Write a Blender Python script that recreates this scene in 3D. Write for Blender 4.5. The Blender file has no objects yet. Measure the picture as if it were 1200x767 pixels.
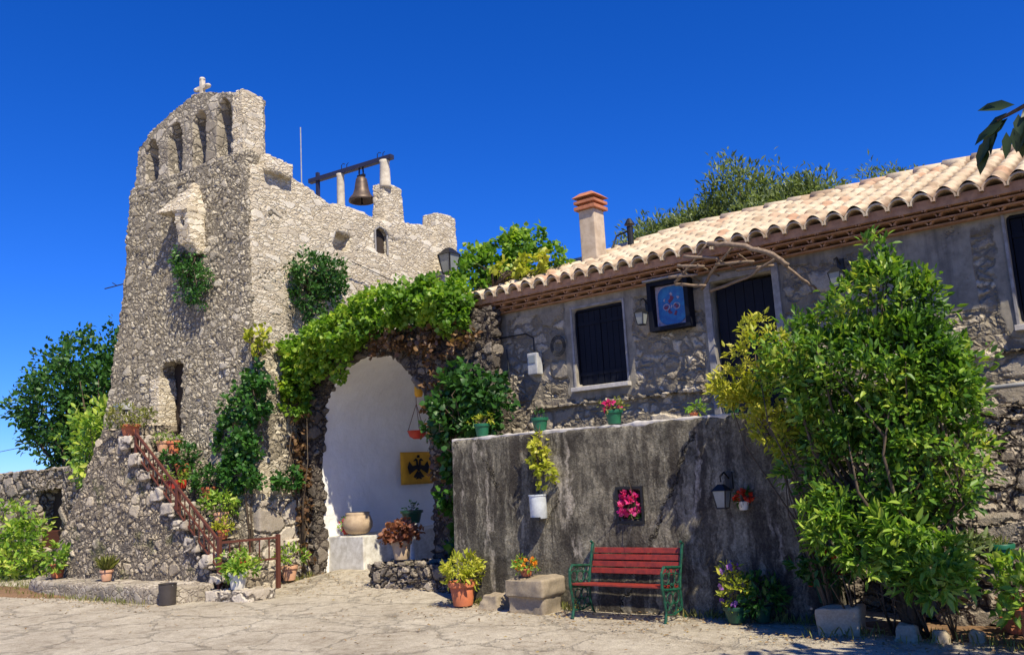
import bpy, bmesh, math, random
import numpy as np
from mathutils import Vector, Matrix, Euler, noise as mnoise
R = math.radians
S = bpy.context.scene
COL = S.collection
rng = np.random.default_rng(7)
random.seed(7)

# ------------------------------------------------------------------ camera
def cam_axes(yaw, pitch, roll):
    f = Vector((-math.sin(yaw)*math.cos(pitch), math.cos(yaw)*math.cos(pitch), math.sin(pitch)))
    r = Vector((math.cos(yaw), math.sin(yaw), 0)); u = r.cross(f)
    r2 = r*math.cos(roll)+u*math.sin(roll); u2 = -r*math.sin(roll)+u*math.cos(roll)
    return r2, u2, f
cd = bpy.data.cameras.new('camera'); cam = bpy.data.objects.new('camera', cd); COL.objects.link(cam)
r2, u2, f2 = cam_axes(R(37.82), R(9.62), R(-3.154))
cam.matrix_world = Matrix(((r2.x, u2.x, -f2.x, 0), (r2.y, u2.y, -f2.y, 0), (r2.z, u2.z, -f2.z, 1.6), (0, 0, 0, 1)))
cd.sensor_width = 36; cd.lens = 36*1026/1200; cd.clip_end = 2000; cd.clip_start = .05
S.camera = cam
S.render.resolution_x = 1024; S.render.resolution_y = 654
S.render.engine = 'CYCLES'

# ------------------------------------------------------------------ sky and sun
SUN = Vector((2.05, -1.0, 2.95)).normalized()
W = bpy.data.worlds.new('World'); S.world = W; W.use_nodes = True
nt = W.node_tree; bg = nt.nodes['Background']
sky = nt.nodes.new('ShaderNodeTexSky'); sky.sky_type = 'NISHITA'; sky.sun_disc = False
sky.sun_elevation = math.asin(SUN.z); sky.sun_rotation = math.atan2(SUN.x, SUN.y)
sky.altitude = 1500; sky.air_density = 1.0; sky.dust_density = 0.0; sky.ozone_density = 6.0
hs = nt.nodes.new('ShaderNodeHueSaturation'); hs.inputs['Saturation'].default_value = 1.28; hs.inputs['Hue'].default_value = .502
nt.links.new(sky.outputs[0], hs.inputs['Color']); tn_ = nt.nodes.new('ShaderNodeMix'); tn_.data_type = 'RGBA'; tn_.blend_type = 'MULTIPLY'; tn_.inputs[0].default_value = 1; tn_.inputs[7].default_value = (.5, .67, 1.14, 1)
nt.links.new(hs.outputs[0], tn_.inputs[6]); nt.links.new(tn_.outputs[2], bg.inputs[0]); bg.inputs[1].default_value = .115
sd = bpy.data.lights.new('sun', 'SUN'); sd.energy = 5.0; sd.angle = R(.5); sd.color = (1, .9, .7)
so = bpy.data.objects.new('sun', sd); COL.objects.link(so); so.rotation_euler = SUN.to_track_quat('Z', 'Y').to_euler(); so.location = (20, -10, 30)
S.view_settings.view_transform = 'Standard'; S.view_settings.look = 'None'; S.view_settings.exposure = .46; S.view_settings.gamma = 1

# ------------------------------------------------------------------ material helpers
class NT:
    def __init__(s, name):
        s.m = bpy.data.materials.new(name); s.m.use_nodes = True; s.t = s.m.node_tree
        s.b = s.t.nodes['Principled BSDF']; s.out = s.t.nodes['Material Output']
        s.tc = s.n('ShaderNodeTexCoord')
    def n(s, typ, **k):
        x = s.t.nodes.new(typ)
        for a, v in k.items(): setattr(x, a, v)
        return x
    def l(s, a, b): s.t.links.new(a, b)
    def val(s, sock, v):
        if hasattr(v, 'is_linked') or hasattr(v, 'node'): s.l(v, sock)
        else: sock.default_value = v
    def map(s, sc=(1, 1, 1), loc=(0, 0, 0), src=None, rot=(0,0,0)):
        m = s.n('ShaderNodeMapping'); s.l(src or s.tc.outputs['Object'], m.inputs[0]); m.inputs['Scale'].default_value = sc; m.inputs['Location'].default_value = loc; m.inputs['Rotation'].default_value = rot
        return m.outputs[0]
    def noise(s, vec, scale=5, det=4, rough=.6, color=False):
        x = s.n('ShaderNodeTexNoise'); s.l(vec, x.inputs['Vector']); x.inputs['Scale'].default_value = scale; x.inputs['Detail'].default_value = det; x.inputs['Roughness'].default_value = rough
        return x.outputs['Color' if color else 'Fac']
    def math(s, op, a, b=0., c=None, clamp=False):
        x = s.n('ShaderNodeMath', operation=op, use_clamp=clamp); s.val(x.inputs[0], a); s.val(x.inputs[1], b)
        if c is not None: s.val(x.inputs[2], c)
        return x.outputs[0]
    def rng(s, v, a, b, c=0., d=1., smooth=True):
        x = s.n('ShaderNodeMapRange'); x.interpolation_type = 'SMOOTHSTEP' if smooth else 'LINEAR'
        s.l(v, x.inputs[0]); x.inputs[1].default_value = a; x.inputs[2].default_value = b; x.inputs[3].default_value = c; x.inputs[4].default_value = d
        return x.outputs[0]
    def ramp(s, v, stops):
        x = s.n('ShaderNodeValToRGB'); s.l(v, x.inputs[0]); e = x.color_ramp.elements
        while len(e) < len(stops): e.new(.5)
        for el, (p, c) in zip(e, stops): el.position = p; el.color = (*c, 1) if len(c) == 3 else c
        return x.outputs[0]
    def mix(s, f, a, b, mode='MIX'):
        x = s.n('ShaderNodeMix', data_type='RGBA', blend_type=mode); s.val(x.inputs[0], f)
        for k, v in ((6, a), (7, b)):
            if isinstance(v, tuple): x.inputs[k].default_value = (*v, 1)
            else: s.l(v, x.inputs[k])
        return x.outputs[2]
    def bump(s, h, strength=.5, dist=.02):
        x = s.n('ShaderNodeBump'); x.inputs['Strength'].default_value = strength; x.inputs['Distance'].default_value = dist; s.l(h, x.inputs['Height'])
        s.l(x.outputs[0], s.b.inputs['Normal'])
    def disp(s, h, scale, mid=.5):
        x = s.n('ShaderNodeDisplacement'); s.l(h, x.inputs[0]); x.inputs[1].default_value = mid; x.inputs[2].default_value = scale
        s.l(x.outputs[0], s.out.inputs['Displacement']); s.m.displacement_method = 'BOTH'
    def col(s, c, rough=.85): s.val(s.b.inputs['Base Color'], (*c, 1) if isinstance(c, tuple) else c); s.val(s.b.inputs['Roughness'], rough)

def stone(name, size=.2, flat=1.0, pal=((.12,.11,.1),(.3,.28,.24),(.45,.42,.36)), mortar=(.1,.09,.08), depth=.05, warp=.45, seed=0, gap=.13, stain=.5, stain_col=(.06,.055,.05), plaster=None, pl_amt=(.55,.7), moss=0., rot=(0,0,0), fine=1., bigs=.35):
    t = NT(name)
    v0 = t.map((1, 1, 1), (seed*3.1, seed*1.7, seed*.9), rot=rot)
    wn = t.noise(v0, 1.3/size*.45, 3, .6, True)
    wv = t.n('ShaderNodeVectorMath', operation='MULTIPLY_ADD'); t.l(wn, wv.inputs[0]); wv.inputs[1].default_value = (warp*size*1.6,)*3; t.l(v0, wv.inputs[2])
    w2 = t.n('ShaderNodeVectorMath', operation='MULTIPLY_ADD'); t.l(t.noise(v0, 2.6/size, 2, .6, True), w2.inputs[0]); w2.inputs[1].default_value = (size*.42,)*3; t.l(wv.outputs[0], w2.inputs[2]); wv = w2
    v = t.map((1/size, 1/size, flat/size), src=wv.outputs[0])
    vo = t.n('ShaderNodeTexVoronoi', feature='F1'); t.l(v, vo.inputs['Vector']); vo.inputs['Scale'].default_value = 1
    ve = t.n('ShaderNodeTexVoronoi', feature='DISTANCE_TO_EDGE'); t.l(v, ve.inputs['Vector']); ve.inputs['Scale'].default_value = 1
    vb = t.map((.52/size, .52/size, flat*.6/size), (3.3, 1.1, 2.2), src=wv.outputs[0])
    vo2 = t.n('ShaderNodeTexVoronoi', feature='F1'); t.l(vb, vo2.inputs['Vector']); vo2.inputs['Scale'].default_value = 1
    ve2 = t.n('ShaderNodeTexVoronoi', feature='DISTANCE_TO_EDGE'); t.l(vb, ve2.inputs['Vector']); ve2.inputs['Scale'].default_value = 1
    s2 = t.n('ShaderNodeSeparateColor'); t.l(vo2.outputs['Color'], s2.inputs[0])
    pick = t.math('GREATER_THAN', s2.outputs[2], 1-bigs)      # whole large cells are single stones, the rest is filled with small ones
    dist = t.math('ADD', t.math('MULTIPLY', t.math('SUBTRACT', 1., pick), t.math('MINIMUM', ve.outputs['Distance'], t.math('MULTIPLY', ve2.outputs['Distance'], 1.6))), t.math('MULTIPLY', pick, t.math('MULTIPLY', ve2.outputs['Distance'], 1.6)))
    cmix = t.mix(pick, vo.outputs['Color'], vo2.outputs['Color'])
    sep = t.n('ShaderNodeSeparateColor'); t.l(cmix, sep.inputs[0])
    rnd, rnd2 = sep.outputs[0], sep.outputs[1]
    gapv = t.math('MULTIPLY', t.math('ADD', .5, t.noise(v0, .8/size*.4, 3, .6)), gap)
    dn = t.math('DIVIDE', dist, gapv)
    edge = t.rng(dn, 0.05, 1.6)             # 0 in joint
    em = t.rng(dn, .2, .95)
    n1 = t.noise(v0, 9/size*.2, 5, .7); n2 = t.noise(v0, 40*fine, 4, .7)
    big = t.noise(v0, .55, 5, .65)
    c = t.ramp(t.math('ADD', t.math('MULTIPLY', rnd, .6), t.math('MULTIPLY', n1, .4)), [(.12, pal[0]), (.5, pal[1]), (.85, pal[2])])
    c = t.mix(t.rng(n2, .3, .7, .0, .55), c, t.mix(1., c, (.55, .52, .48), 'MULTIPLY'))
    c = t.mix(em, mortar, c)
    c = t.mix(t.math('MULTIPLY', t.rng(t.math('ADD', t.math('MULTIPLY', big, .6), t.math('MULTIPLY', n1, .4)), .46, .66), stain), c, stain_col)
    if moss: c = t.mix(t.math('MULTIPLY', t.rng(t.noise(v0, 2.2, 5, .7), .56, .66), moss), c, (.07, .085, .02))
    h = t.math('ADD', t.math('MULTIPLY', edge, t.math('ADD', .55, t.math('MULTIPLY', rnd2, .45))), t.math('MULTIPLY', n1, .45))
    h = t.math('ADD', h, t.math('MULTIPLY', n2, .12))
    if plaster is not None:
        at = t.n('ShaderNodeAttribute', attribute_name='plaster')
        a2 = t.math('ADD', at.outputs['Fac'], t.math('MULTIPLY', t.math('SUBTRACT', t.noise(v0, 2.6, 6, .7), .5), 1.1))
        pm = t.rng(a2, pl_amt[0], pl_amt[1])
        pn = t.noise(v0, 6, 6, .7); pv = t.noise(t.map((7, 7, .7)), 1, 4, .6)
        pc = t.mix(t.rng(pn, .3, .7), plaster, tuple(x*.6 for x in plaster)); pc = t.mix(t.rng(pv, .45, .7, 0, .6), pc, (.09,.085,.08))
        pc = t.mix(t.rng(big, .5, .7, 0, .5), pc, (.07,.065,.06))
        c = t.mix(pm, c, pc)
        ph = t.math('ADD', .98, t.math('MULTIPLY', pn, .22))
        mx = t.n('ShaderNodeMix'); t.l(pm, mx.inputs[0]); t.l(h, mx.inputs[2]); t.l(ph, mx.inputs[3]); h = mx.outputs[0]
    t.col(c, .9); t.b.inputs['Specular IOR Level'].default_value = .2
    t.disp(h, depth, .9)
    return t.m

def simple(name, c, rough=.6, var=.25, nscale=12, bump=.15, metal=0., dist=.004, c2=None, spec=.4):
    t = NT(name); n = t.noise(t.tc.outputs['Object'], nscale, 5, .65)
    cc = t.mix(t.rng(n, .3, .7), c, c2 or tuple(x*(1-var) for x in c))
    t.col(cc, rough); t.b.inputs['Metallic'].default_value = metal; t.b.inputs['Specular IOR Level'].default_value = spec
    if bump: t.bump(t.noise(t.tc.outputs['Object'], nscale*3, 4, .6), bump, dist)
    return t.m

def leafmat(name, stops, trans=.3, rough=.45):
    t = NT(name); g = t.n('ShaderNodeNewGeometry')
    big = t.noise(t.tc.outputs['Object'], 1.6, 3, .6)
    f = t.math('ADD', t.math('MULTIPLY', g.outputs['Random Per Island'], .55), t.math('MULTIPLY', t.rng(big, .3, .7), .45))
    c = t.ramp(f, stops); t.col(c, rough); t.b.inputs['Specular IOR Level'].default_value = .35
    tr = t.n('ShaderNodeBsdfTranslucent'); t.l(t.mix(1., c, (1.5, 1.6, .7), 'MULTIPLY'), tr.inputs[0])
    mx = t.n('ShaderNodeMixShader'); mx.inputs[0].default_value = trans; t.l(t.b.outputs[0], mx.inputs[1]); t.l(tr.outputs[0], mx.inputs[2]); t.l(mx.outputs[0], t.out.inputs[0])
    return t.m

# ------------------------------------------------------------------ object helpers
def tag(o, label=None, cat=None, group=None, kind=None):
    if label: o['label'] = label
    if cat: o['category'] = cat
    if group: o['group'] = group
    if kind: o['kind'] = kind
    return o
def thing(name, label, cat, loc=(0, 0, 0), rz=0, group=None):
    o = bpy.data.objects.new(name, None); COL.objects.link(o); o.location = loc; o.rotation_euler = (0, 0, rz); o.empty_display_size = .1
    return tag(o, label, cat, group)
class MB:
    def __init__(s): s.v = []; s.f = []
    def add(s, v, f):
        k = len(s.v); s.v += [tuple(p) for p in v]; s.f += [tuple(i+k for i in q) for q in f]; return s
    def hexa(s, p): return s.add(p, [(3,2,1,0),(4,5,6,7),(0,1,5,4),(1,2,6,5),(2,3,7,6),(3,0,4,7)])
    def box(s, x0, x1, y0, y1, z0, z1): return s.hexa([(x0,y0,z0),(x1,y0,z0),(x1,y1,z0),(x0,y1,z0),(x0,y0,z1),(x1,y0,z1),(x1,y1,z1),(x0,y1,z1)])
    def prism_y(s, prof, y0, y1):           # profile in x,z (counter-clockwise seen from -y) extruded along y
        n = len(prof); v = [(x, y0, z) for x, z in prof]+[(x, y1, z) for x, z in prof]
        return s.add(v, [tuple(range(n)), tuple(range(2*n-1, n-1, -1))]+[(i, n+i, n+(i+1) % n, (i+1) % n) for i in range(n)])
    def prism_z(s, prof, z0, z1, sc=1.):
        n = len(prof); cx = sum(p[0] for p in prof)/n; cy = sum(p[1] for p in prof)/n
        v = [(x, y, z0) for x, y in prof]+[(cx+(x-cx)*sc, cy+(y-cy)*sc, z1) for x, y in prof]
        return s.add(v, [tuple(range(n-1, -1, -1)), tuple(range(n, 2*n))]+[(i, (i+1) % n, n+(i+1) % n, n+i) for i in range(n)])
    def lathe(s, prof, n=20, c=(0, 0, 0), wob=0.):
        v = []; m = len(prof)
        for r, z in prof:
            for k in range(n):
                a = 2*math.pi*k/n; rr = r*(1+wob*math.sin(3*a+z*9)); v.append((c[0]+rr*math.cos(a), c[1]+rr*math.sin(a), c[2]+z))
        f = [(i*n+k, i*n+(k+1) % n, (i+1)*n+(k+1) % n, (i+1)*n+k) for i in range(m-1) for k in range(n)]
        f += [tuple(range(n-1, -1, -1)), tuple((m-1)*n+k for k in range(n))]
        return s.add(v, f)
    def tube(s, pts, r, n=7):
        pts = [Vector(p) for p in pts]; rs = r if isinstance(r, (list, tuple)) else [r]*len(pts); v = []
        for i, p in enumerate(pts):
            d = (pts[min(i+1, len(pts)-1)]-pts[max(i-1, 0)]).normalized()
            a = d.cross(Vector((0, 0, 1)) if abs(d.z) < .9 else Vector((1, 0, 0))).normalized(); b = d.cross(a)
            for k in range(n):
                t = 2*math.pi*k/n; v.append(p+(a*math.cos(t)+b*math.sin(t))*rs[i])
        m = len(pts)
        f = [(i*n+k, (i+1)*n+k, (i+1)*n+(k+1) % n, i*n+(k+1) % n) for i in range(m-1) for k in range(n)]
        f += [tuple(range(n)), tuple((m-1)*n+k for k in range(n-1, -1, -1))]
        return s.add(v, f)
    def bar(s, a, b, w, h):                 # rectangular bar between two points
        a, b = Vector(a), Vector(b); d = (b-a).normalized(); q = d.cross(Vector((0, 0, 1)) if abs(d.z) < .95 else Vector((1, 0, 0))).normalized(); u = q.cross(d)
        c = [(-1,-1),(1,-1),(1,1),(-1,1)]
        return s.hexa([a+q*w/2*i+u*h/2*j for i, j in c]+[b+q*w/2*i+u*h/2*j for i, j in c])
    def build(s, name, mat, parent=None, smooth=False, bevel=0, world=False, recalc=True):
        v = s.v
        if world and parent:
            o = Vector((0, 0, 0)); q = parent
            while q: o += q.location; q = q.parent
            v = [(a-o.x, b-o.y, c-o.z) for a, b, c in v]
        me = bpy.data.meshes.new(name); me.from_pydata(v, [], s.f)
        if recalc or bevel:
            bm = bmesh.new(); bm.from_mesh(me); bmesh.ops.recalc_face_normals(bm, faces=bm.faces)
            if bevel: bmesh.ops.bevel(bm, geom=bm.edges[:], offset=bevel, segments=2, affect='EDGES', profile=.6, clamp_overlap=True)
            bm.to_mesh(me); bm.free()
        me.materials.append(mat)
        if smooth: me.polygons.foreach_set('use_smooth', [True]*len(me.polygons)); me.update()
        ob = bpy.data.objects.new(name, me); COL.objects.link(ob)
        if parent: ob.parent = parent
        return ob
def smooth_by_angle(o, ang=40):
    me = o.data; me.polygons.foreach_set('use_smooth', [True]*len(me.polygons))
    bm = bmesh.new(); bm.from_mesh(me)
    for e in bm.edges:
        if len(e.link_faces) == 2 and e.calc_face_angle(0) > R(ang): e.smooth = False
    bm.to_mesh(me); bm.free(); return o
def npmesh(name, V, F, mat, parent=None, smooth=False):
    me = bpy.data.meshes.new(name); V = np.asarray(V, np.float32); F = np.asarray(F, np.int32)
    me.vertices.add(len(V)); me.vertices.foreach_set('co', V.ravel()); k = F.shape[1]
    me.loops.add(F.size); me.loops.foreach_set('vertex_index', F.ravel()); me.polygons.add(len(F))
    me.polygons.foreach_set('loop_start', np.arange(0, F.size, k, dtype=np.int32)); me.polygons.foreach_set('loop_total', np.full(len(F), k, np.int32))
    if smooth: me.polygons.foreach_set('use_smooth', [True]*len(F))
    me.update(calc_edges=True); me.validate(); me.materials.append(mat)
    ob = bpy.data.objects.new(name, me); COL.objects.link(ob)
    if parent: ob.parent = parent
    return ob
def rock_solid(name, mat, parts, cuts, voxel, parent=None, rough=0., rscale=1.5, world=False, attr=None):
    """union of solids minus cutters, voxel-remeshed to an even worn skin"""
    tmp = []
    base = parts[0].build('t', mat, None)
    tmp.append(base)
    for p in parts[1:]:
        o = p.build('t', mat); tmp.append(o); m = base.modifiers.new('b', 'BOOLEAN'); m.operation = 'UNION'; m.solver = 'EXACT'; m.object = o
    for p in cuts:
        o = p.build('t', mat); tmp.append(o); m = base.modifiers.new('b', 'BOOLEAN'); m.operation = 'DIFFERENCE'; m.solver = 'EXACT'; m.object = o
    m = base.modifiers.new('r', 'REMESH'); m.mode = 'VOXEL'; m.voxel_size = voxel; m.use_smooth_shade = True
    dg = bpy.context.evaluated_depsgraph_get(); dg.update()
    me = bpy.data.meshes.new_from_object(base.evaluated_get(dg)); me.name = name
    for o in tmp:
        d = o.data; bpy.data.objects.remove(o); bpy.data.meshes.remove(d)
    n = len(me.vertices); co = np.empty(n*3, np.float32); me.vertices.foreach_get('co', co); co = co.reshape(-1, 3)
    if attr:
        a = me.attributes.new('plaster', 'FLOAT', 'POINT'); a.data.foreach_set('value', attr(co).astype(np.float32))
    if rough:
        nr = np.empty(n*3, np.float32); me.vertices.foreach_get('normal', nr); nr = nr.reshape(-1, 3)
        dd = np.array([mnoise.noise(Vector(p)*rscale)+.45*mnoise.noise(Vector(p)*rscale*2.7+Vector((9, 3, 1))) for p in co.tolist()], np.float32)
        co = co+nr*(dd*rough)[:, None]
    if world and parent:
        o = Vector((0, 0, 0)); q = parent
        while q: o += q.location; q = q.parent
        co = co-np.array(o, np.float32)
    me.vertices.foreach_set('co', co.ravel().astype(np.float32)); me.update()
    me.materials.clear(); me.materials.append(mat)
    me.polygons.foreach_set('use_smooth', [True]*len(me.polygons))
    ob = bpy.data.objects.new(name, me); COL.objects.link(ob)
    if parent: ob.parent = parent
    return ob

LEAF = {
 'lance': (np.array([(0,0,0),(.35,.5,.05),(.72,.36,.02),(1,0,-.12),(.72,-.36,.02),(.35,-.5,.05),(.5,0,-.04)]), [(0,1,6),(1,2,6),(2,3,6),(3,4,6),(4,5,6),(5,0,6)]),
 'small': (np.array([(0,0,0),(.5,.5,.06),(1,0,-.08),(.5,-.5,.06)]), [(0,2,1),(0,3,2)]),
 'round': (np.array([(0,0,0),(.05,.42,-.04),(.45,.55,0),(1,0,-.12),(.45,-.55,0),(.05,-.42,-.04),(.4,0,.06)]), [(0,1,6),(1,2,6),(2,3,6),(3,4,6),(4,5,6),(5,0,6)]),
}
def unit(a): return a/np.maximum(np.linalg.norm(a, axis=1, keepdims=True), 1e-6)
def leaf_geo(P, A, N, L, ratio, shape='lance'):
    T, F = LEAF[shape]; A = unit(A); Sd = unit(np.cross(N, A)); Nn = np.cross(A, Sd)
    L = np.asarray(L)[:, None, None]
    V = P[:, None, :]+L*(A[:, None, :]*T[None, :, 0:1]+Sd[:, None, :]*T[None, :, 1:2]*ratio+Nn[:, None, :]*T[None, :, 2:3])
    n, k = len(P), len(T); F = np.array(F)
    return V.reshape(-1, 3), (F[None]+np.arange(n)[:, None, None]*k).reshape(-1, 3)
def leaves(name, mat, P, A, N, L, ratio=.45, shape='lance', parent=None):
    V, F = leaf_geo(P, A, N, L, ratio, shape)
    if parent:
        o = Vector((0, 0, 0)); q = parent
        while q: o += q.location; q = q.parent
        V = V-np.array(o)
    return npmesh(name, V, F, mat, parent)
def blob_pts(c, r, n, shell=.55, seed=None):
    g = rng; d = unit(g.normal(size=(n, 3))); rad = (g.random(n)**(1/3))*(1-shell)+shell; rad = np.where(g.random(n) < .12, rad*1.15, rad)
    return np.array(c)+d*rad[:, None]*np.array(r), d
def bush_leaves(blobs, n_clump, per, size, clump_r=.1, up=.5, jit=.8, holes=-.14):
    """leaf tufts at the ends of twigs filling a set of ellipsoids: [(centre, radii, weight)]"""
    w = np.array([b[2] for b in blobs], float); w /= w.sum(); C = []; D = []
    for b, k in zip(blobs, rng.multinomial(n_clump, w)):
        p, d = blob_pts(b[0], b[1], k); C.append(p); D.append(d)
    C = np.concatenate(C); D = np.concatenate(D)
    nz = np.array([mnoise.noise(Vector(p)*(.5/clump_r*.8)) for p in C.tolist()]); C = C+D*(nz*clump_r*2.2)[:, None]
    k2 = np.array([mnoise.noise(Vector(p)*(.5/clump_r)+Vector((5, 2, 9))) for p in C.tolist()]) > holes
    if k2.sum() > 6: C, D = C[k2], D[k2]
    D = unit(D*.9+np.array([0, 0, up])+rng.normal(size=D.shape)*.35)
    P = np.repeat(C, per, 0); d = np.repeat(D, per, 0); m = len(P)
    o = unit(rng.normal(size=(m, 3)))
    A = unit(d*.75+o*jit); P = P+A*rng.random((m, 1))*clump_r*.7+rng.normal(size=(m, 3))*clump_r*.35
    N = unit(d+rng.normal(size=(m, 3))*.5+np.array([0, 0, .4])); L = size*(.65+.7*rng.random(m))
    return C, P, A, N, L
def branches(mb, base, tips, r0=.04, rt=.006, k=28, bend=.15):
    base = Vector(base); idx = rng.choice(len(tips), min(k, len(tips)), replace=False)
    for i in idx:
        t = Vector(tips[i]); d = t-base; m1 = base+d*.35+Vector(rng.normal(size=3))*bend*.5+Vector((0, 0, d.length*.08)); m2 = base+d*.7+Vector(rng.normal(size=3))*bend
        mb.tube([base+Vector(rng.normal(size=3))*r0*.5, m1, m2, t], [r0, r0*.55, r0*.3, rt], 6)
def shrub(name, label, cat, base, blobs, n, per, size, mat, ratio=.42, shape='lance', clump=.1, up=.5, stems=28, r0=.035, part='foliage', group=None, jit=.8, bark=None, stemname='stem', holes=-.14):
    t = thing(name, label, cat, base, 0, group)
    C, P, A, N, L = bush_leaves(blobs, n, per, size, clump, up, jit, holes)
    leaves(part, mat, P, A, N, L, ratio, shape, t)
    if stems:
        mb = MB(); branches(mb, base, C, r0, .005, stems); mb.build(stemname, bark or M['bark'], t, smooth=True, world=True, recalc=False)
    return t

# ------------------------------------------------------------------ materials
M = {}
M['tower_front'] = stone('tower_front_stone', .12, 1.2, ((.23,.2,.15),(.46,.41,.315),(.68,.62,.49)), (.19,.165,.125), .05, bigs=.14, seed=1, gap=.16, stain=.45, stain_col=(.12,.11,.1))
M['gable'] = stone('gable_stone', .135, 1.25, ((.22,.19,.15),(.42,.375,.295),(.62,.56,.45)), (.2,.175,.135), .022, seed=1.3, gap=.13, stain=.4, stain_col=(.15,.14,.12))
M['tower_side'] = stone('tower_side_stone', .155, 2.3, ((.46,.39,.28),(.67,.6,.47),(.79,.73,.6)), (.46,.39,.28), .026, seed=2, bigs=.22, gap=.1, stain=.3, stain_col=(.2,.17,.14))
M['stair_stone'] = stone('stair_rubble_stone', .115, 1.05, ((.21,.175,.13),(.44,.375,.28),(.64,.56,.43)), (.13,.11,.09), .045, bigs=.2, seed=3, gap=.18, stain=.4, moss=.5)
M['blocks'] = stone('pale_block_stone', .42, 1.5, ((.36,.31,.25),(.52,.46,.38),(.66,.6,.5)), (.14,.12,.1), .05, seed=4, gap=.07, warp=.25, stain=.45, stain_col=(.22,.2,.17))
M['arch_stone'] = stone('arch_dark_stone', .14, 1.2, ((.07,.06,.05),(.16,.135,.11),(.3,.26,.21)), (.05,.04,.035), .07, seed=5, gap=.16, stain=.6)
M['house'] = stone('house_wall_stone', .2, 1.5, ((.14,.12,.09),(.36,.315,.24),(.66,.58,.44)), (.22,.19,.14), .04, seed=6, gap=.16, stain=.6, stain_col=(.09,.08,.075), plaster=(.34,.305,.24))
M['retaining'] = stone('retaining_rubble_stone', .2, 1.5, ((.13,.11,.09),(.28,.24,.19),(.46,.4,.32)), (.06,.05,.045), .08, seed=7, gap=.12, stain=.35, moss=.3)
M['field'] = stone('field_wall_stone', .2, 1.3, ((.2,.17,.13),(.38,.33,.26),(.52,.46,.38)), (.1,.08,.06), .07, seed=8, gap=.15, stain=.3)
M['ledge'] = stone('ledge_stone', .12, 1.2, ((.28,.24,.19),(.44,.39,.31),(.58,.52,.43)), (.24,.2,.16), .02, seed=9, gap=.08, stain=.5, moss=.4)
M['rock'] = stone('boulder_stone', 2.6, 1, ((.26,.2,.13),(.46,.38,.27),(.6,.51,.38)), (.3,.26,.2), .02, seed=10, gap=.03, stain=.5)

def mk_render():
    t = NT('weathered_cement'); v = t.tc.outputs['Object']
    n = t.noise(v, 2.6, 7, .78); n3 = t.noise(t.map((1, 1, .8), (5, 3, 1)), 6.5, 6, .8)
    wv_ = t.n('ShaderNodeVectorMath', operation='MULTIPLY_ADD'); t.l(t.noise(v, 3, 4, .6, True), wv_.inputs[0]); wv_.inputs[1].default_value = (.22,)*3; t.l(v, wv_.inputs[2])
    st = t.noise(t.map((6, 6, .5), src=wv_.outputs[0]), 1, 6, .7); st2 = t.noise(t.map((17, 17, 1.1), (4, 1, 0), src=wv_.outputs[0]), 1, 5, .7); f = t.noise(v, 38, 5, .75); bg_ = t.noise(v, .8, 4, .6)
    c = t.ramp(t.math('ADD', t.math('MULTIPLY', n, .6), t.math('MULTIPLY', n3, .4)), [(.36, (.05,.046,.037)), (.47, (.18,.166,.13)), (.55, (.3,.272,.205)), (.66, (.5,.46,.36))])
    c = t.mix(t.math('MULTIPLY', t.rng(st, .42, .56), t.rng(bg_, .3, .6, .35, .9)), c, (.05,.043,.037)); c = t.mix(t.rng(st2, .5, .66, 0, .6), c, (.04,.036,.032))
    c = t.mix(t.rng(t.noise(t.map((4, 4, .35), (7, 7, 7), src=wv_.outputs[0]), 1, 4), .6, .7, 0, .7), c, (.56,.5,.41))
    c = t.mix(t.rng(f, .38, .62, 0, .6), c, t.mix(1., c, (.38,.36,.33), 'MULTIPLY'))
    w = t.n('ShaderNodeVectorMath', operation='MULTIPLY_ADD'); t.l(t.noise(v, 2.2, 6, .75, True), w.inputs[0]); w.inputs[1].default_value = (.5,)*3; t.l(v, w.inputs[2])
    ve = t.n('ShaderNodeTexVoronoi', feature='DISTANCE_TO_EDGE'); t.l(t.map((.5, .5, .28), (.33, 0, .2), src=w.outputs[0]), ve.inputs['Vector']); ve.inputs['Scale'].default_value = 1
    cr = t.math('MAXIMUM', t.rng(ve.outputs['Distance'], .001, .006), t.rng(t.noise(v, .7, 2), .47, .53, 1, 0)); c = t.mix(cr, (.02,.018,.016), c)
    h = t.math('ADD', t.math('MULTIPLY', n, .5), t.math('ADD', t.math('MULTIPLY', n3, .4), t.math('ADD', t.math('MULTIPLY', f, .3), t.math('MULTIPLY', cr, .4))))
    t.col(c, .95); t.b.inputs['Specular IOR Level'].default_value = .1; t.disp(h, .045, .6); return t.m
M['cement'] = mk_render()
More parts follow.
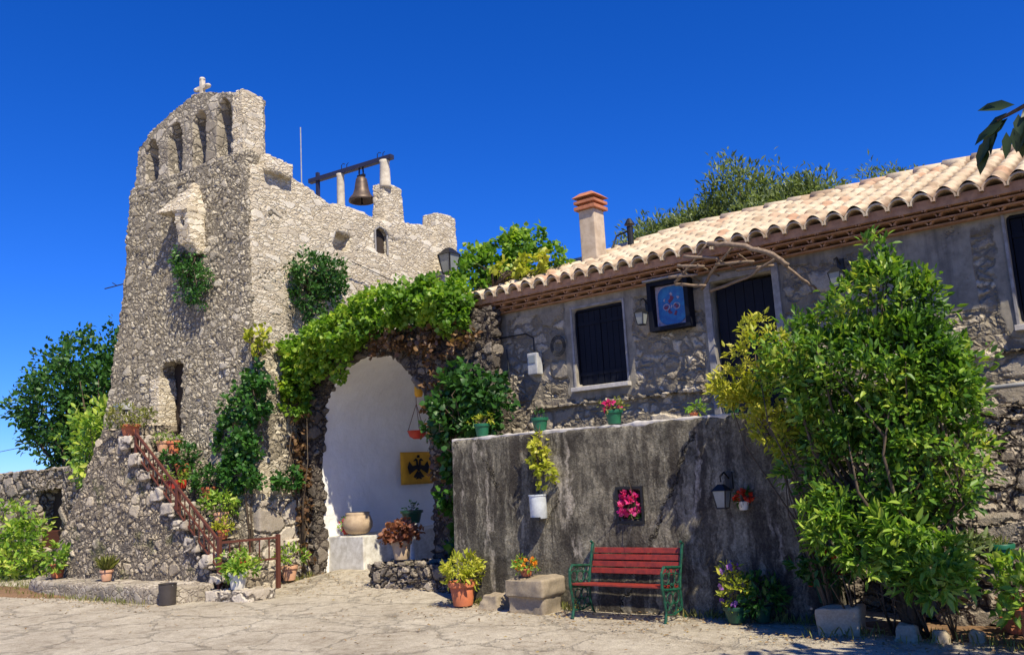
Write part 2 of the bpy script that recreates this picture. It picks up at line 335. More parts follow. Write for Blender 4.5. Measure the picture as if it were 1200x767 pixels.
def mk_ground():
    t = NT('pale_paving'); v = t.tc.outputs['Object']
    n = t.noise(v, .9, 7, .75); n2 = t.noise(v, 6, 7, .78); f = t.noise(v, 55, 4, .75)
    c = t.ramp(t.math('ADD', t.math('MULTIPLY', n, .5), t.math('MULTIPLY', n2, .5)), [(.33, (.22,.18,.13)), (.45, (.43,.375,.29)), (.58, (.6,.54,.43)), (.7, (.68,.62,.51))])
    w = t.n('ShaderNodeVectorMath', operation='MULTIPLY_ADD'); t.l(t.noise(v, 1.8, 6, .75, True), w.inputs[0]); w.inputs[1].default_value = (.8,)*3; t.l(v, w.inputs[2])
    ve = t.n('ShaderNodeTexVoronoi', feature='DISTANCE_TO_EDGE'); t.l(t.map((.9, 1.2, .9), (2, 1, 0), src=w.outputs[0]), ve.inputs['Vector']); ve.inputs['Scale'].default_value = 1
    cr = t.rng(ve.outputs['Distance'], .003, .028); ca = t.math('MULTIPLY', t.math('SUBTRACT', 1., cr), t.rng(n2, .5, .66, .0, .3)); c = t.mix(ca, c, (.12,.09,.06))
    c = t.mix(t.rng(t.noise(v, 2.3, 7, .8), .54, .66, 0, .6), c, (.26,.2,.14)); c = t.mix(t.rng(f, .5, .68, 0, .6), c, (.2,.165,.12)); c = t.mix(t.rng(t.noise(v, 22, 4, .7), .58, .68, 0, .6), c, (.17,.13,.09))
    t.col(c, .92); t.b.inputs['Specular IOR Level'].default_value = .15
    t.bump(t.math('ADD', t.math('MULTIPLY', n2, .8), t.math('ADD', t.math('MULTIPLY', cr, .5), t.math('MULTIPLY', f, .35))), 1., .045); return t.m
M['ground'] = mk_ground()
M['dirt'] = simple('brown_dirt', (.26,.16,.09), .95, nscale=6, bump=.8, dist=.03, c2=(.14,.085,.05), spec=.1)
M['white'] = simple('white_limewash', (.87,.86,.83), .85, nscale=2.5, bump=.7, dist=.03, c2=(.8,.785,.75))
M['white2'] = simple('white_paint_worn', (.74,.72,.66), .7, nscale=9, bump=.3, c2=(.5,.47,.4))
M['post'] = simple('pale_concrete', (.62,.56,.45), .8, nscale=8, bump=.3, c2=(.45,.39,.3))
M['tile'] = simple('cream_roof_tile', (.6,.46,.31), .8, nscale=5, bump=.3, c2=(.44,.31,.2))
def mk_tile():
    t = NT('cream_roof_tile'); v = t.tc.outputs['Object']
    ck = t.n('ShaderNodeTexWhiteNoise', noise_dimensions='2D'); fl = t.n('ShaderNodeVectorMath', operation='FLOOR'); t.l(t.map((4, 2.9, 0)), fl.inputs[0]); t.l(fl.outputs[0], ck.inputs['Vector'])
    n = t.noise(v, 5, 7, .78)
    c = t.ramp(ck.outputs['Value'], [(0, (.38,.27,.17)), (.3, (.54,.43,.29)), (.75, (.62,.52,.37)), (1, (.46,.27,.16))])
    c = t.mix(t.rng(n, .45, .7, 0, .55), c, (.3,.22,.15)); c = t.mix(t.rng(t.noise(v, 25, 4), .5, .7, 0, .3), c, (.16,.13,.1))
    at = t.n('ShaderNodeAttribute', attribute_name='joint'); c = t.mix(t.rng(at.outputs['Fac'], .0, 1., 0, .85), c, (.13,.075,.045))
    t.col(c, .85); t.bump(n, .3, .01); return t.m
M['tile'] = mk_tile()
M['eave'] = simple('terracotta_eave', (.46,.26,.15), .9, nscale=9, bump=.5, c2=(.28,.15,.09))
M['terracotta'] = simple('terracotta', (.56,.17,.07), .75, nscale=9, bump=.2, c2=(.42,.13,.06))
M['terrapale'] = simple('pale_terracotta', (.55,.3,.18), .8, nscale=9, bump=.25, c2=(.42,.24,.15))
M['redpot'] = simple('red_plastic', (.5,.05,.03), .5, nscale=6, bump=0)
M['beige_pot'] = simple('beige_stoneware', (.5,.38,.25), .8, nscale=7, bump=.3, c2=(.36,.26,.17))
M['greenpot'] = simple('green_plastic', (.012,.12,.06), .45, nscale=6, bump=0)
M['darkgreenpot'] = simple('dark_green_glaze', (.01,.06,.035), .3, nscale=6, bump=0)
M['whitepot'] = simple('white_plastic', (.7,.68,.62), .5, nscale=7, bump=0, c2=(.55,.52,.46))
M['tin'] = simple('white_enamel_tin', (.62,.66,.68), .45, nscale=10, bump=.1, c2=(.45,.48,.5))
M['bucket'] = simple('dark_metal_bucket', (.06,.05,.045), .5, nscale=9, bump=.1)
M['soil'] = simple('potting_soil', (.05,.03,.02), .95, nscale=30, bump=.6)
M['navy'] = simple('dark_navy_paint', (.008,.01,.018), .6, nscale=6, bump=.1, spec=.15)
M['black'] = simple('black_iron', (.012,.012,.012), .5, nscale=12, bump=.1)
M['glass'] = simple('lantern_glass', (.26,.28,.27), .2, nscale=3, bump=0)
M['green_iron'] = simple('green_painted_iron', (.01,.09,.05), .45, nscale=20, bump=.2, c2=(.006,.035,.022))
M['redwood'] = simple('red_bench_paint', (.3,.035,.02), .5, nscale=14, bump=.2, c2=(.17,.025,.018))
M['rust'] = simple('red_brown_railing', (.11,.032,.02), .7, nscale=20, bump=.3, c2=(.1,.03,.018))
M['beam'] = simple('blue_black_beam', (.03,.03,.06), .5, nscale=20, bump=.2)
M['bronze'] = simple('old_bronze', (.14,.1,.075), .5, nscale=9, bump=.2, c2=(.08,.06,.05), metal=.4)
M['bark'] = simple('brown_bark', (.12,.085,.055), .9, nscale=25, bump=.5, c2=(.06,.045,.03))
M['stick'] = simple('weathered_stick', (.3,.22,.15), .85, nscale=25, bump=.5, c2=(.16,.115,.08))
M['greyframe'] = simple('grey_plaster_band', (.33,.32,.31), .85, nscale=9, bump=.4, c2=(.2,.19,.185))
M['sill'] = simple('pale_sill', (.6,.57,.52), .8, nscale=9, bump=.3, c2=(.42,.39,.35))
M['yellow'] = simple('yellow_banner', (.72,.38,.03), .8, nscale=5, bump=.1, c2=(.6,.3,.025))
M['cloth_black'] = simple('black_emblem', (.015,.012,.015), .8, nscale=5, bump=0)
M['chimney'] = simple('chimney_render', (.58,.47,.34), .85, nscale=6, bump=.4, c2=(.42,.32,.22))
M['capclay'] = simple('orange_clay_cap', (.5,.19,.09), .8, nscale=9, bump=.3, c2=(.34,.13,.07))
M['wood'] = simple('dark_old_door', (.05,.035,.025), .8, nscale=14, bump=.4)
M['wire'] = simple('black_cable', (.02,.02,.02), .6, bump=0)
M['galv'] = simple('galvanised_pipe', (.4,.4,.38), .45, nscale=10, bump=0)
M['meter'] = simple('grey_meter_box', (.5,.5,.48), .5, nscale=8, bump=.1, c2=(.34,.34,.33))
M['blue'] = simple('blue_icon', (.02,.1,.32), .5, nscale=12, bump=.1, c2=(.03,.2,.42))
M['iconpale'] = simple('pale_icon_paint', (.45,.45,.5), .6, nscale=30, bump=0, c2=(.3,.2,.3))
M['iconred'] = simple('maroon_icon_paint', (.18,.04,.09), .6, nscale=30, bump=0)
M['redbasket'] = M['redpot']
g = lambda *s: list(s)
M['shrub'] = leafmat('glossy_green_leaf', g((0,(.02,.06,.01)),(.35,(.06,.15,.018)),(.62,(.15,.28,.03)),(.82,(.32,.42,.05)),(1,(.55,.52,.1))), .3)
M['bright'] = leafmat('bright_green_leaf', g((0,(.05,.12,.014)),(.4,(.16,.3,.03)),(.75,(.4,.5,.08)),(1,(.6,.6,.14))), .35)
M['yellowleaf'] = leafmat('yellow_green_leaf', g((0,(.18,.24,.02)),(.5,(.4,.42,.04)),(1,(.62,.55,.1))), .35)
M['vine'] = leafmat('vine_leaf', g((0,(.035,.1,.01)),(.4,(.12,.25,.02)),(.75,(.28,.42,.045)),(1,(.5,.52,.07))), .4)
M['ivy'] = leafmat('dark_ivy_leaf', g((0,(.012,.05,.01)),(.5,(.035,.12,.018)),(1,(.1,.22,.04))), .25)
M['bushdark'] = leafmat('deep_green_leaf', g((0,(.015,.05,.01)),(.5,(.035,.11,.018)),(1,(.09,.2,.04))), .25)
M['olive'] = leafmat('olive_leaf', g((0,(.06,.09,.03)),(.5,(.15,.2,.07)),(1,(.28,.34,.15))), .3)
M['grassy'] = leafmat('dry_grassy_leaf', g((0,(.1,.12,.03)),(.5,(.2,.22,.05)),(1,(.34,.3,.1))), .3)
M['coleus'] = leafmat('red_brown_leaf', g((0,(.1,.03,.02)),(.5,(.24,.09,.05)),(1,(.4,.2,.1))), .3)
M['pink'] = leafmat('pink_petal', g((0,(.55,.02,.15)),(.6,(.75,.05,.28)),(1,(.8,.25,.45))), .3)
M['orange'] = leafmat('orange_petal', g((0,(.7,.2,.02)),(1,(.8,.42,.04))), .3)
M['redflower'] = leafmat('red_petal', g((0,(.5,.03,.01)),(1,(.72,.08,.03))), .3)
M['purple'] = leafmat('purple_petal', g((0,(.2,.04,.3)),(1,(.42,.25,.6))), .3)
M['dryvine'] = leafmat('dry_vine_leaf', g((0,(.06,.035,.02)),(.6,(.16,.085,.04)),(1,(.28,.17,.07))), .2)
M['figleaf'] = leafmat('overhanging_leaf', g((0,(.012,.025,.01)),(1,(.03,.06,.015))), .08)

# ------------------------------------------------------------------ ground
def gh(x, y):
    a = min(max((y-8.6)/1.9, 0), 1); a = a*a*(3-2*a); b = min(max((-8.2-x)/1.0, 0), 1); c = min(max((x+12.9)/.9, 0), 1)
    return .2*a*b*c
xs = np.unique(np.concatenate([np.linspace(-400, -26, 14), np.linspace(-26, 6, 161), np.linspace(6, 400, 14)])); ys = np.unique(np.concatenate([np.linspace(-300, -4, 12), np.linspace(-4, 18, 111), np.linspace(18, 500, 16)]))
V = np.array([(x, y, gh(x, y)+(.012*mnoise.noise(Vector((x*.8, y*.8, 0))) if -26 < x < 6 and -4 < y < 18 else 0)) for y in ys for x in xs]); nx = len(xs)
F = np.array([(j*nx+i, j*nx+i+1, (j+1)*nx+i+1, (j+1)*nx+i) for j in range(len(ys)-1) for i in range(nx-1)])
tag(npmesh('ground', V, F, M['ground'], smooth=True), 'pale sun-bleached paved yard with cracks in front of the buildings', 'ground', kind='structure')
def dirt(name, cx, cy, rx, ry, label, rot=0):
    v = [(0, 0, 0)]; n = 48; f = []
    mb = MB(); ring = []
    for k in range(n):
        a = 2*math.pi*k/n; q = 1+.28*mnoise.noise(Vector((math.cos(a)*2+cx, math.sin(a)*2, 1)))
        x, y = rx*math.cos(a)*q, ry*math.sin(a)*q; ring.append((cx+x*math.cos(rot)-y*math.sin(rot), cy+x*math.sin(rot)+y*math.cos(rot)))
    top = [(cx, cy, .055)]+[(cx+(x-cx)*.75, cy+(y-cy)*.75, .04) for x, y in ring]+[(x, y, -.03) for x, y in ring]
    f = [(0, 1+k, 1+(k+1) % n) for k in range(n)]+[(1+k, 1+n+k, 1+n+(k+1) % n, 1+(k+1) % n) for k in range(n)]
    tag(mb.add(top, f).build(name, M['dirt'], smooth=True), label, 'soil', kind='structure')
dirt('dirt_bed', -1.2, 8.9, 1.9, .52, 'brown earth strewn with fallen leaves under the big shrub')
dirt('dirt_verge', -18.2, 7.2, 4.2, .55, 'brown earth verge at the far left before the stone wall', R(4))

# ------------------------------------------------------------------ bell tower (local frame turned 6 degrees)
TO = Vector((-12.6, 9.04, 0)); TA = R(6)
TM = Matrix.Translation(TO) @ Matrix.Rotation(TA, 4, 'Z')
def tw(x, y, z): return TM @ Vector((x, y, z))
tower = thing('bell_tower', 'tall ruined rubble stone bell tower with four slit openings in its gable top', 'tower', TO, TA)
def slab(x0b, x1b, x0t, x1t, y0b, y1, z0, z1, y0t=None):
    y0t = y0b if y0t is None else y0t
    return MB().hexa([(x0b,y0b,z0),(x1b,y0b,z0),(x1b,y1,z0),(x0b,y1,z0),(x0t,y0t,z1),(x1t,y0t,z1),(x1t,y1,z1),(x0t,y1,z1)])
fw = [slab(-4.0, -.03, -3.68, -.22, -.06, 1.0, 2.4, 7.66, .0), slab(-4.75, -.01, -3.98, -.03, -.28, 1.0, -.2, 3.6, -.055),
      slab(-4.35, -3.5, -3.85, -3.5, -.12, 1.0, 2.0, 5.4, -.02)]
rock_solid('front_wall', M['tower_front'], fw, [MB().box(-2.55, -1.92, -.6, .55, 2.7, 4.02)], .045, tower, .05, 1.3)
prof = [(-3.57,7.5),(-.33,7.5),(-.33,8.8),(-.78,8.93),(-1.2,9.08),(-1.68,9.16),(-1.92,9.14),(-2.34,9.02),(-2.99,8.79),(-3.2,8.62),(-3.47,8.55)]
cuts = [MB().box(a, b, -.4, 1, z0, z1) for a, b, z0, z1 in ((-3.18,-2.81,7.7,8.4),(-2.48,-2.09,7.7,8.55),(-1.76,-1.38,7.7,8.64),(-1.06,-.68,7.72,8.68))]
cuts += [MB().tube([((a+b)/2, -.4, z1), ((a+b)/2, 1, z1)], (b-a)/2*.97, 12) for a, b, z1 in ((-3.14,-2.84,8.42),(-2.44,-2.12,8.58),(-1.72,-1.42,8.66),(-1.02,-.73,8.7))]
rock_solid('belfry_gable', M['gable'], [MB().prism_y(prof, .03, .56)], cuts, .03, tower, .03, 2.2)
rock_solid('gable_end', M['tower_side'], [MB().box(-.62, -.32, .0, .5, 7.4, 8.85)], [], .03, tower, .02, 3)
# side wall with jagged broken crest
crest = [(y_, z_-.1) for y_, z_ in [(.04,7.5),(.45,7.55),(.95,7.62),(1.2,7.47),(1.64,7.34),(2.0,7.24),(2.6,7.3),(3.25,7.24),(3.4,7.2),(4.3,7.32),(4.96,7.44),(5.2,7.5),(5.5,7.45)]]
def side_prof(x0, x1, pts, zb, dx):        # profile in y,z extruded in x
    n = len(pts); P = [(y, z) for y, z in pts]; P = [(P[0][0], zb)]+P+[(P[-1][0], zb)]; n = len(P)
    v = [(x0, y, z) for y, z in P]+[(x1+dx*(z-zb)/7., y, z) for y, z in P]
    return MB().add(v, [tuple(range(n)), tuple(range(2*n-1, n-1, -1))]+[(i, n+i, n+(i+1) % n, (i+1) % n) for i in range(n)])
sw = [side_prof(-.75, .02, crest, -.2, -.18), slab(-.5, -.12, -.48, -.14, 3.68, 4.34, 6.8, 8.0),
      slab(-.75, -.02, -.55, -.1, 5.5, 6.25, -.2, 7.76), slab(-.8, .1, -.7, .02, -.0, .98, -.2, 1.75, 0), slab(-.7,.0,-.7,-.02, .3, .98, 7.3, 7.62)]
hole = MB().hexa([(-.45,2.12,6.22),(.3,2.12,6.22),(.3,2.5,6.22),(-.45,2.5,6.22),(-.45,2.2,6.6),(.3,2.2,6.6),(.3,2.66,6.56),(-.45,2.66,6.56)])
arch_w = MB().add([(x, y, z) for x in (-.6, .4) for y, z in ((3.33,6.36),(3.78,6.36),(3.78,6.82),(3.66,6.95),(3.5,6.98),(3.36,6.86))],
    [tuple(range(6)), tuple(range(11, 5, -1))]+[(i, 6+i, 6+(i+1) % 6, (i+1) % 6) for i in range(6)])
rock_solid('side_wall', M['tower_side'], sw, [hole, arch_w], .045, tower, .045, 1.5)
MB().box(-.32, -.26, 3.3, 3.82, 6.3, 7.0).build('window_board', M['wood'], tower)
fr = MB(); fr.tube([(-.16,3.37,6.38),(-.16,3.37,6.86),(-.16,3.5,6.96),(-.16,3.65,6.94),(-.16,3.76,6.82),(-.16,3.76,6.38)], .022, 6); fr.build('window_frame', M['greyframe'], tower)
MB().box(-3.9, -.7, 1.0, 6.2, 6.0, 6.9).build('roof_deck', M['blocks'], tower)
bw = MB(); bw.box(-4.0, -3.3, .95, 6.2, -.2, 6.95); bw.box(-3.4, -.72, 5.6, 6.22, -.2, 6.95); bw.build('rear_walls', M['field'], tower)
rock_solid('quoin_blocks', M['blocks'], [slab(-.5, .14, -.5, .1, -.04, 1.06, -.1, 1.42)], [], .03, tower, .03, 2)
rock_solid('buttress', M['blocks'], [slab(-.2, .3, -.2, .2, .45, .98, -.1, .75)], [], .03, tower, .03, 2)
MB().box(-2.6, -1.9, .3, .38, 2.6, 4.1).build('door', M['wood'], tower)
rock_solid('door_jamb', M['tower_side'], [MB().box(-2.78, -2.5, -.1, .3, 2.75, 3.75)], [], .03, tower, .02, 3)
# stone hood over the drop chute on the front
hd = thing  # (kept simple: hood is a part of the tower)
rock_solid('stone_hood', M['tower_side'], [MB().add([(-2.3,-.42,6.78),(-1.36,-.42,6.68),(-1.36,.1,6.74),(-2.3,.1,6.8),(-1.58,-.1,7.3),(-1.5,.1,7.35)],[(0,1,2,3),(0,4,1),(1,4,5,2),(0,3,5,4),(2,5,3)]),
    slab(-1.72, -1.36, -1.78, -1.38, -.3, .1, 6.1, 6.76, -.38), slab(-1.58,-1.36,-1.7,-1.36, -.14,.1,5.92,6.15,-.3)], [MB().box(-1.6, -1.5, -.8, -.2, 6.42, 6.6)], .025, tower, .015, 4)
# little stone cross with lobed arms
cr = MB(); cr.box(-1.74, -1.66, .16, .24, 9.1, 9.52); cr.box(-1.86, -1.54, .165, .235, 9.3, 9.38)
for dx, dz in ((-.17,.34),(.17,.34),(0,.52)):
    cr.lathe([(0,-.045),(.045,-.03),(.06,0),(.045,.03),(0,.045)], 10, (-1.7+dx, .2, 9.0+dz))
cr.box(-1.8, -1.6, .12, .28, 9.06, 9.16); cr.build('cross', M['post'], tower, bevel=.008)
# bell frame: posts and beam
frm = thing('beam_and_posts', 'blue-black beam on pale posts carrying the bell on the tower top', 'bell frame', tw(-.1, 3.25, 6.9), TA)
L0 = Vector((-.1, 3.25, 6.9))
def frame_pt(x, y, z): return (x-L0.x, y-L0.y, z-L0.z)
b = MB(); b.bar(frame_pt(-2.45,3.8,8.56), frame_pt(.02,3.8,8.56), .12, .1); b.build('beam', M['beam'], frm, bevel=.006)
for x, zt, zb, w in ((-1.5,8.52,6.88,.1), (-.2,8.52,7.9,.125)):
    p = MB(); o = frame_pt(x, 3.8, 0); p.lathe([(w*1.1, zb-L0.z), (w, zb-L0.z+.05), (w*.85, zt-L0.z-.05), (w*.95, zt-L0.z)], 14, (o[0], o[1], 0)); p.build('post', M['post'], frm, smooth=True)
p = MB(); p.bar(frame_pt(-2.2,3.8,6.9), frame_pt(-2.2,3.8,8.72), .07, .07); p.build('post', M['beam'], frm)
for x in (-1.36, -.3):
    h = MB(); h.tube([frame_pt(x-.1,3.8,8.6), frame_pt(x-.1,3.8,8.72), frame_pt(x-.05,3.8,8.75), frame_pt(x,3.8,8.72)], .01, 5)
    h.tube([frame_pt(x+.06,3.8,8.6), frame_pt(x+.06,3.8,8.7), frame_pt(x+.11,3.8,8.73)], .01, 5); h.build('bolt_hook', M['black'], frm)
bell = thing('church_bell', 'old brown bronze bell hanging from the beam on the tower', 'bell', tw(-.88, 3.8, 7.8), TA)
MB().lathe([(.0,.5),(.08,.5),(.12,.46),(.14,.36),(.16,.22),(.2,.1),(.27,.02),(.29,-.02),(.29,-.06),(.26,-.06),(.24,-.02),(.0,.1)], 28).build('body', M['bronze'], bell, smooth=True)
q = MB(); q.tube([(-.05,0,.48),(-.06,0,.6),(-.05,0,.72)], .018, 6); q.tube([(.05,0,.48),(.06,0,.6),(.05,0,.72)], .018, 6); q.box(-.1,.1,-.03,.03,.5,.56); q.build('hanger', M['black'], bell)
MB().tube([(0,0,.2),(0,0,-.08),(0,0,-.14)], [.012,.02,.035], 8).build('clapper', M['black'], bell)
an = MB(); an.tube([tw(-2.17,3.27,6.9), tw(-2.19,3.27,9.65)], .014, 6); tag(an.build('antenna_rod', M['galv']), 'thin pale vertical rod rising behind the tower side wall', 'antenna')

# ------------------------------------------------------------------ stairs beside the tower
SA = TA; SO = Vector((-12.9, 8.05, 0))
pts_shift = -.22
st = thing('stone_staircase', 'rubble stone stair block stepping up to the tower door', 'staircase', SO, SA)
pts = [(-3.62,-.2),(.72,-.2),(.72,.34),(.4,.34),(.4,.62),(.1,.62),(.1,.9),(-.2,.9),(-.2,1.17),(-.5,1.17),(-.5,1.44),(-.8,1.44),(-.8,1.72),(-1.1,1.72),(-1.1,2.0),(-1.4,2.0),(-1.4,2.3),(-1.65,2.3),(-1.65,2.62),(-2.3,2.7),(-2.62,2.55),(-3.0,1.95),(-3.35,1.1)]
rock_solid('rubble_block', M['stair_stone'], [MB().prism_y(pts, 0, .3), MB().prism_y([(x+.12 if x > -3 else x, z-.02) for x, z in pts], .28, .95)], [], .03, st, .03, 1.8)
sp = MB()
for i in range(9):
    x = .72-.27*i; z = .26+.25*i*.9
    sp.box(x-.2, x+.04, .1, .84, z-.03, z+.028)
sp.build('treads', M['blocks'], st, bevel=.01)
bkm = [slab(-4.6, -2.0, -3.3, -2.0, .15, 1.2, -.2, 2.9, .5)]
rock_solid('battered_end', M['stair_stone'], bkm, [], .04, st, .06, 1.5)
# railing
se = MB()
for k, (x, z) in enumerate(((.72,.34),(.4,.62),(.1,.9),(-.2,1.17),(-.5,1.44),(-.8,1.72),(-1.1,2.0),(-1.4,2.3),(-1.65,2.62))):
    q = rock_solid('step_edge_stone', M['blocks'], [MB().box(x-.26+.03*(k%2), x+.05, -.07, .4, z-.13-.04*(k%3), z+.02)], [], .02, st, .03, 5)
rl = thing('stair_railing', 'red-brown rusty railing running down the stone stair and across its foot', 'railing', SO, SA)
top = [(-1.5,-.02,2.68),(.62,0,.85)]; bot = [(-1.5,-.02,2.33),(.62,0,.42)]
m = MB(); m.bar(top[0], top[1], .035, .035); m.bar(bot[0], bot[1], .022, .02); m.bar((-1.5,-.02,2.5), (.62,0,.65), .03, .02)
m.bar((.62,0,.83), (.9,.95,.83), .035, .035); m.bar((.62,0,.5), (.9,.95,.5), .03, .03); m.build('rails', M['rust'], rl)
for x, z0, z1 in ((-1.5,2.3,2.75),(-.4,1.35,1.76),(.62,0.,.92)):
    q = MB(); q.box(x-.028, x+.028, -.028, .028, z0, z1); q.build('post', M['rust'], rl, bevel=.006)
m = MB()
for k in range(1, 18):
    t_ = k/18; x = -1.5+(2.12)*t_; zb = 2.33-1.91*t_; zt = 2.68-1.83*t_; m.bar((x, -.01, zb), (x, -.01, zt), .016, .016)
    if k % 3 == 0: m.bar((x, -.01, zb), (x+.2, -.01, zt-.2), .012, .012)
for k in range(1, 6): m.bar((.62+.28*k/6, .95*k/6, .5), (.62+.28*k/6, .95*k/6, .83), .016, .016)
m.build('balusters', M['rust'], rl)
q = MB(); q.box(.87,.93,.91,.97,.0,.88); q.build('post', M['rust'], rl, bevel=.006)
# low ledge before the stair
kb = [(-17.6,7.75),(-17.2,7.42),(-16.4,7.22),(-14.5,7.18),(-12.75,7.28),(-12.35,7.5),(-12.3,8.1),(-14,8.0),(-17.2,7.75)]
led = rock_solid('stone_ledge', M['ledge'], [MB().prism_z(kb, -.1, .24, .99)], [], .035, None, .025, 2.5)
tag(led, 'long low cement and stone ledge at the foot of the stair block', 'ledge')
fb = rock_solid('flat_stone', M['blocks'], [MB().prism_z([(-12.15,7.75),(-11.3,7.95),(-11.25,8.45),(-12.1,8.45)], -.05, .15, .95)], [], .025, None, .03, 3)
tag(fb, 'flat pale rock slab under the white flower pot', 'rock')
gate_top = None

# ------------------------------------------------------------------ arched gateway
gt = thing('arched_gateway', 'arched gateway of dark stone with a whitewashed passage between tower and house', 'gateway', (-10.8, 10, 0))
def arch_prof(x0, x1, z0, zs, za, n=18):
    cx = (x0+x1)/2; h = (x1-x0)/2
    return [(x0, z0), (x1, z0)]+[(cx+h*math.cos(math.pi*k/n), zs+(za-zs)*math.sin(math.pi*k/n)) for k in range(n+1)]
ap = arch_prof(-12.26, -9.55, -.5, 2.45, 3.74)
ap2 = arch_prof(-12.3, -9.5, -.5, 2.45, 3.72)
rock_solid('arch_wall', M['arch_stone'], [MB().box(-12.75, -8.15, 9.98, 10.24, -.2, 4.12)], [MB().prism_y(ap, 9.5, 11)], .04, gt, .05, 1.6, world=True)
rock_solid('passage', M['white'], [MB().box(-12.7, -8.9, 10.16, 15.2, -.2, 4.02)], [MB().prism_y(ap2, 9.9, 13.3)], .05, gt, .02, 1.2, world=True)
MB().box(-12.7, -8.9, 10.3, 15.2, 4.03, 4.14).build('roof_slab', M['field'], gt, world=True)
bn = MB().box(-12.35, -11.42, 10.3, 13.1, .1, .74); bn.build('seat_ledge', M['white2'], gt, world=True, bevel=.02)
qd = MB(); qd.box(-9.62, -9.2, 9.9, 10.1, .2, 1.2)
# banner and hanging things on passage wall
def wall_pt(y, z, off=0.): return (-12.13+off, y, z)
bnr = thing('yellow_banner', 'yellow square banner with black double-headed eagle emblem in the gateway', 'banner', (-12.08, 12.42, 1.85))
v = []; nn = 8
for j in range(nn+1):
    for i in range(nn+1):
        y = 12.0+.86*i/nn; z = 2.17-.62*j/nn; v.append((-12.2+.015*math.sin(i*1.7)*(j/nn), y, z))
fc = [(j*(nn+1)+i, j*(nn+1)+i+1, (j+1)*(nn+1)+i+1, (j+1)*(nn+1)+i) for j in range(nn) for i in range(nn)]
o = MB().add(v, fc).build('cloth', M['yellow'], bnr, world=True, smooth=True)
md = o.modifiers.new('s', 'SOLIDIFY'); md.thickness = .004
eg = MB()
def fl(pts_, x=-12.17):    # flat cut-out in the y,z plane
    n = len(pts_); eg.add([(x, y, z) for y, z in pts_]+[(x+.006, y, z) for y, z in pts_], [tuple(range(n)), tuple(range(2*n-1, n-1, -1))]+[(i, (i+1) % n, n+(i+1) % n, n+i) for i in range(n)])
cy_, cz_ = 12.46, 1.86
for s in (-1, 1):
    Y = lambda a: cy_+s*a*1.25
    fl([(Y(0),cz_-.06),(Y(.05),cz_-.02),(Y(.2),cz_-.12),(Y(.24),cz_+.02),(Y(.2),cz_+.13),(Y(.13),cz_+.04),(Y(.05),cz_+.06),(Y(0),cz_+.05)])
    fl([(Y(.0),cz_+.02),(Y(.05),cz_+.06),(Y(.05),cz_+.14),(Y(.12),cz_+.13),(Y(.06),cz_+.19),(Y(.02),cz_+.16)])
    fl([(Y(.02),cz_-.04),(Y(.12),cz_-.17),(Y(.08),cz_-.19),(Y(0),cz_-.12)])
fl([(cy_-.05,cz_-.08),(cy_+.05,cz_-.08),(cy_+.08,cz_-.22),(cy_,cz_-.2),(cy_-.08,cz_-.22)], -12.169); fl([(cy_-.04,cz_+.2),(cy_+.04,cz_+.2),(cy_+.03,cz_+.25),(cy_-.03,cz_+.25)], -12.169)
eg.build('eagle_emblem', M['cloth_black'], bnr, world=True)

# ------------------------------------------------------------------ terrace wall
tws = thing('terrace_wall', 'grey weathered cement terrace wall with dark streaks and cracks behind the bench', 'wall', (-5.7, 9.1, 0))
rock_solid('wall_face', M['cement'], [MB().hexa([(-8.12,8.93,-.2),(-3.25,8.93,-.2),(-3.25,9.3,-.2),(-8.12,9.3,-.2),(-8.12,8.98,2.1),(-3.25,8.98,2.12),(-3.25,9.3,2.12),(-8.12,9.3,2.1)])],
           [MB().box(-5.5, -5.2, 8.7, 9.14, 1.02, 1.38)], .03, tws, .012, 1.5, world=True)
rock_solid('coping', M['sill'], [MB().box(-8.13, -3.2, 8.98, 9.28, 2.09, 2.145)], [], .02, tws, .028, 4, world=True)
MB().box(-8.08, -3.3, 9.28, 10.42, -.2, 2.0).build('terrace_fill', M['cement'], tws, world=True)
rock_solid('side_return', M['arch_stone'], [MB().box(-8.85, -8.05, 9.95, 10.42, -.2, 2.0)], [], .04, tws, .04, 2, world=True)
# planter step left of the terrace wall
pl = rock_solid('stone_planter_step', M['retaining'], [MB().box(-10.3, -8.25, 9.35, 9.95, -.1, .42)], [], .03, None, .03, 2.5)
tag(pl, 'low dark rubble step beside the gateway under the red-brown plant', 'step')

# ------------------------------------------------------------------ house
hs_ = thing('stone_house', 'long low stone house with cream tiled roof above the terrace', 'house', (-4, 10.4, 0))
def plmask(co):
    x, z = co[:, 0], co[:, 2]; a = np.full(len(co), .28)
    def band(x0, x1, z0, z1, w=.17):
        dx = np.maximum(np.maximum(x0-x, x-x1), 0); dz = np.maximum(np.maximum(z0-z, z-z1), 0); d = np.hypot(dx, dz); return np.clip(1.15-d/w*.55, 0, 1.2)
    for b_ in ((-6.95,-6.11,2.78,3.92), (-4.78,-3.95,2.0,3.93), (-1.36,-.4,2.87,4.05)): a = np.maximum(a, band(*b_))
    a = np.maximum(a, np.clip((z-3.72)/.35, 0, 1)); a = np.maximum(a, np.clip(1-np.abs(x+8.35)/.5, 0, .9)*(z > 2.9)); a = np.maximum(a, .85*(np.abs(x+2.15) < .45)*(z > 3.1))
    a = np.where(z < 2.55, a*.4, a)
    return a
rock_solid('front_wall', M['house'], [MB().box(-8.8, 2.0, 10.4, 10.9, -.2, 4.22)],
    [MB().box(-6.95, -6.11, 10.2, 10.72, 2.8, 3.92), MB().box(-4.78, -3.95, 10.2, 10.72, 2.0, 3.93), MB().box(-1.36, -.4, 10.2, 10.72, 2.87, 4.05)], .03, hs_, .012, 1.6, world=True, attr=plmask)
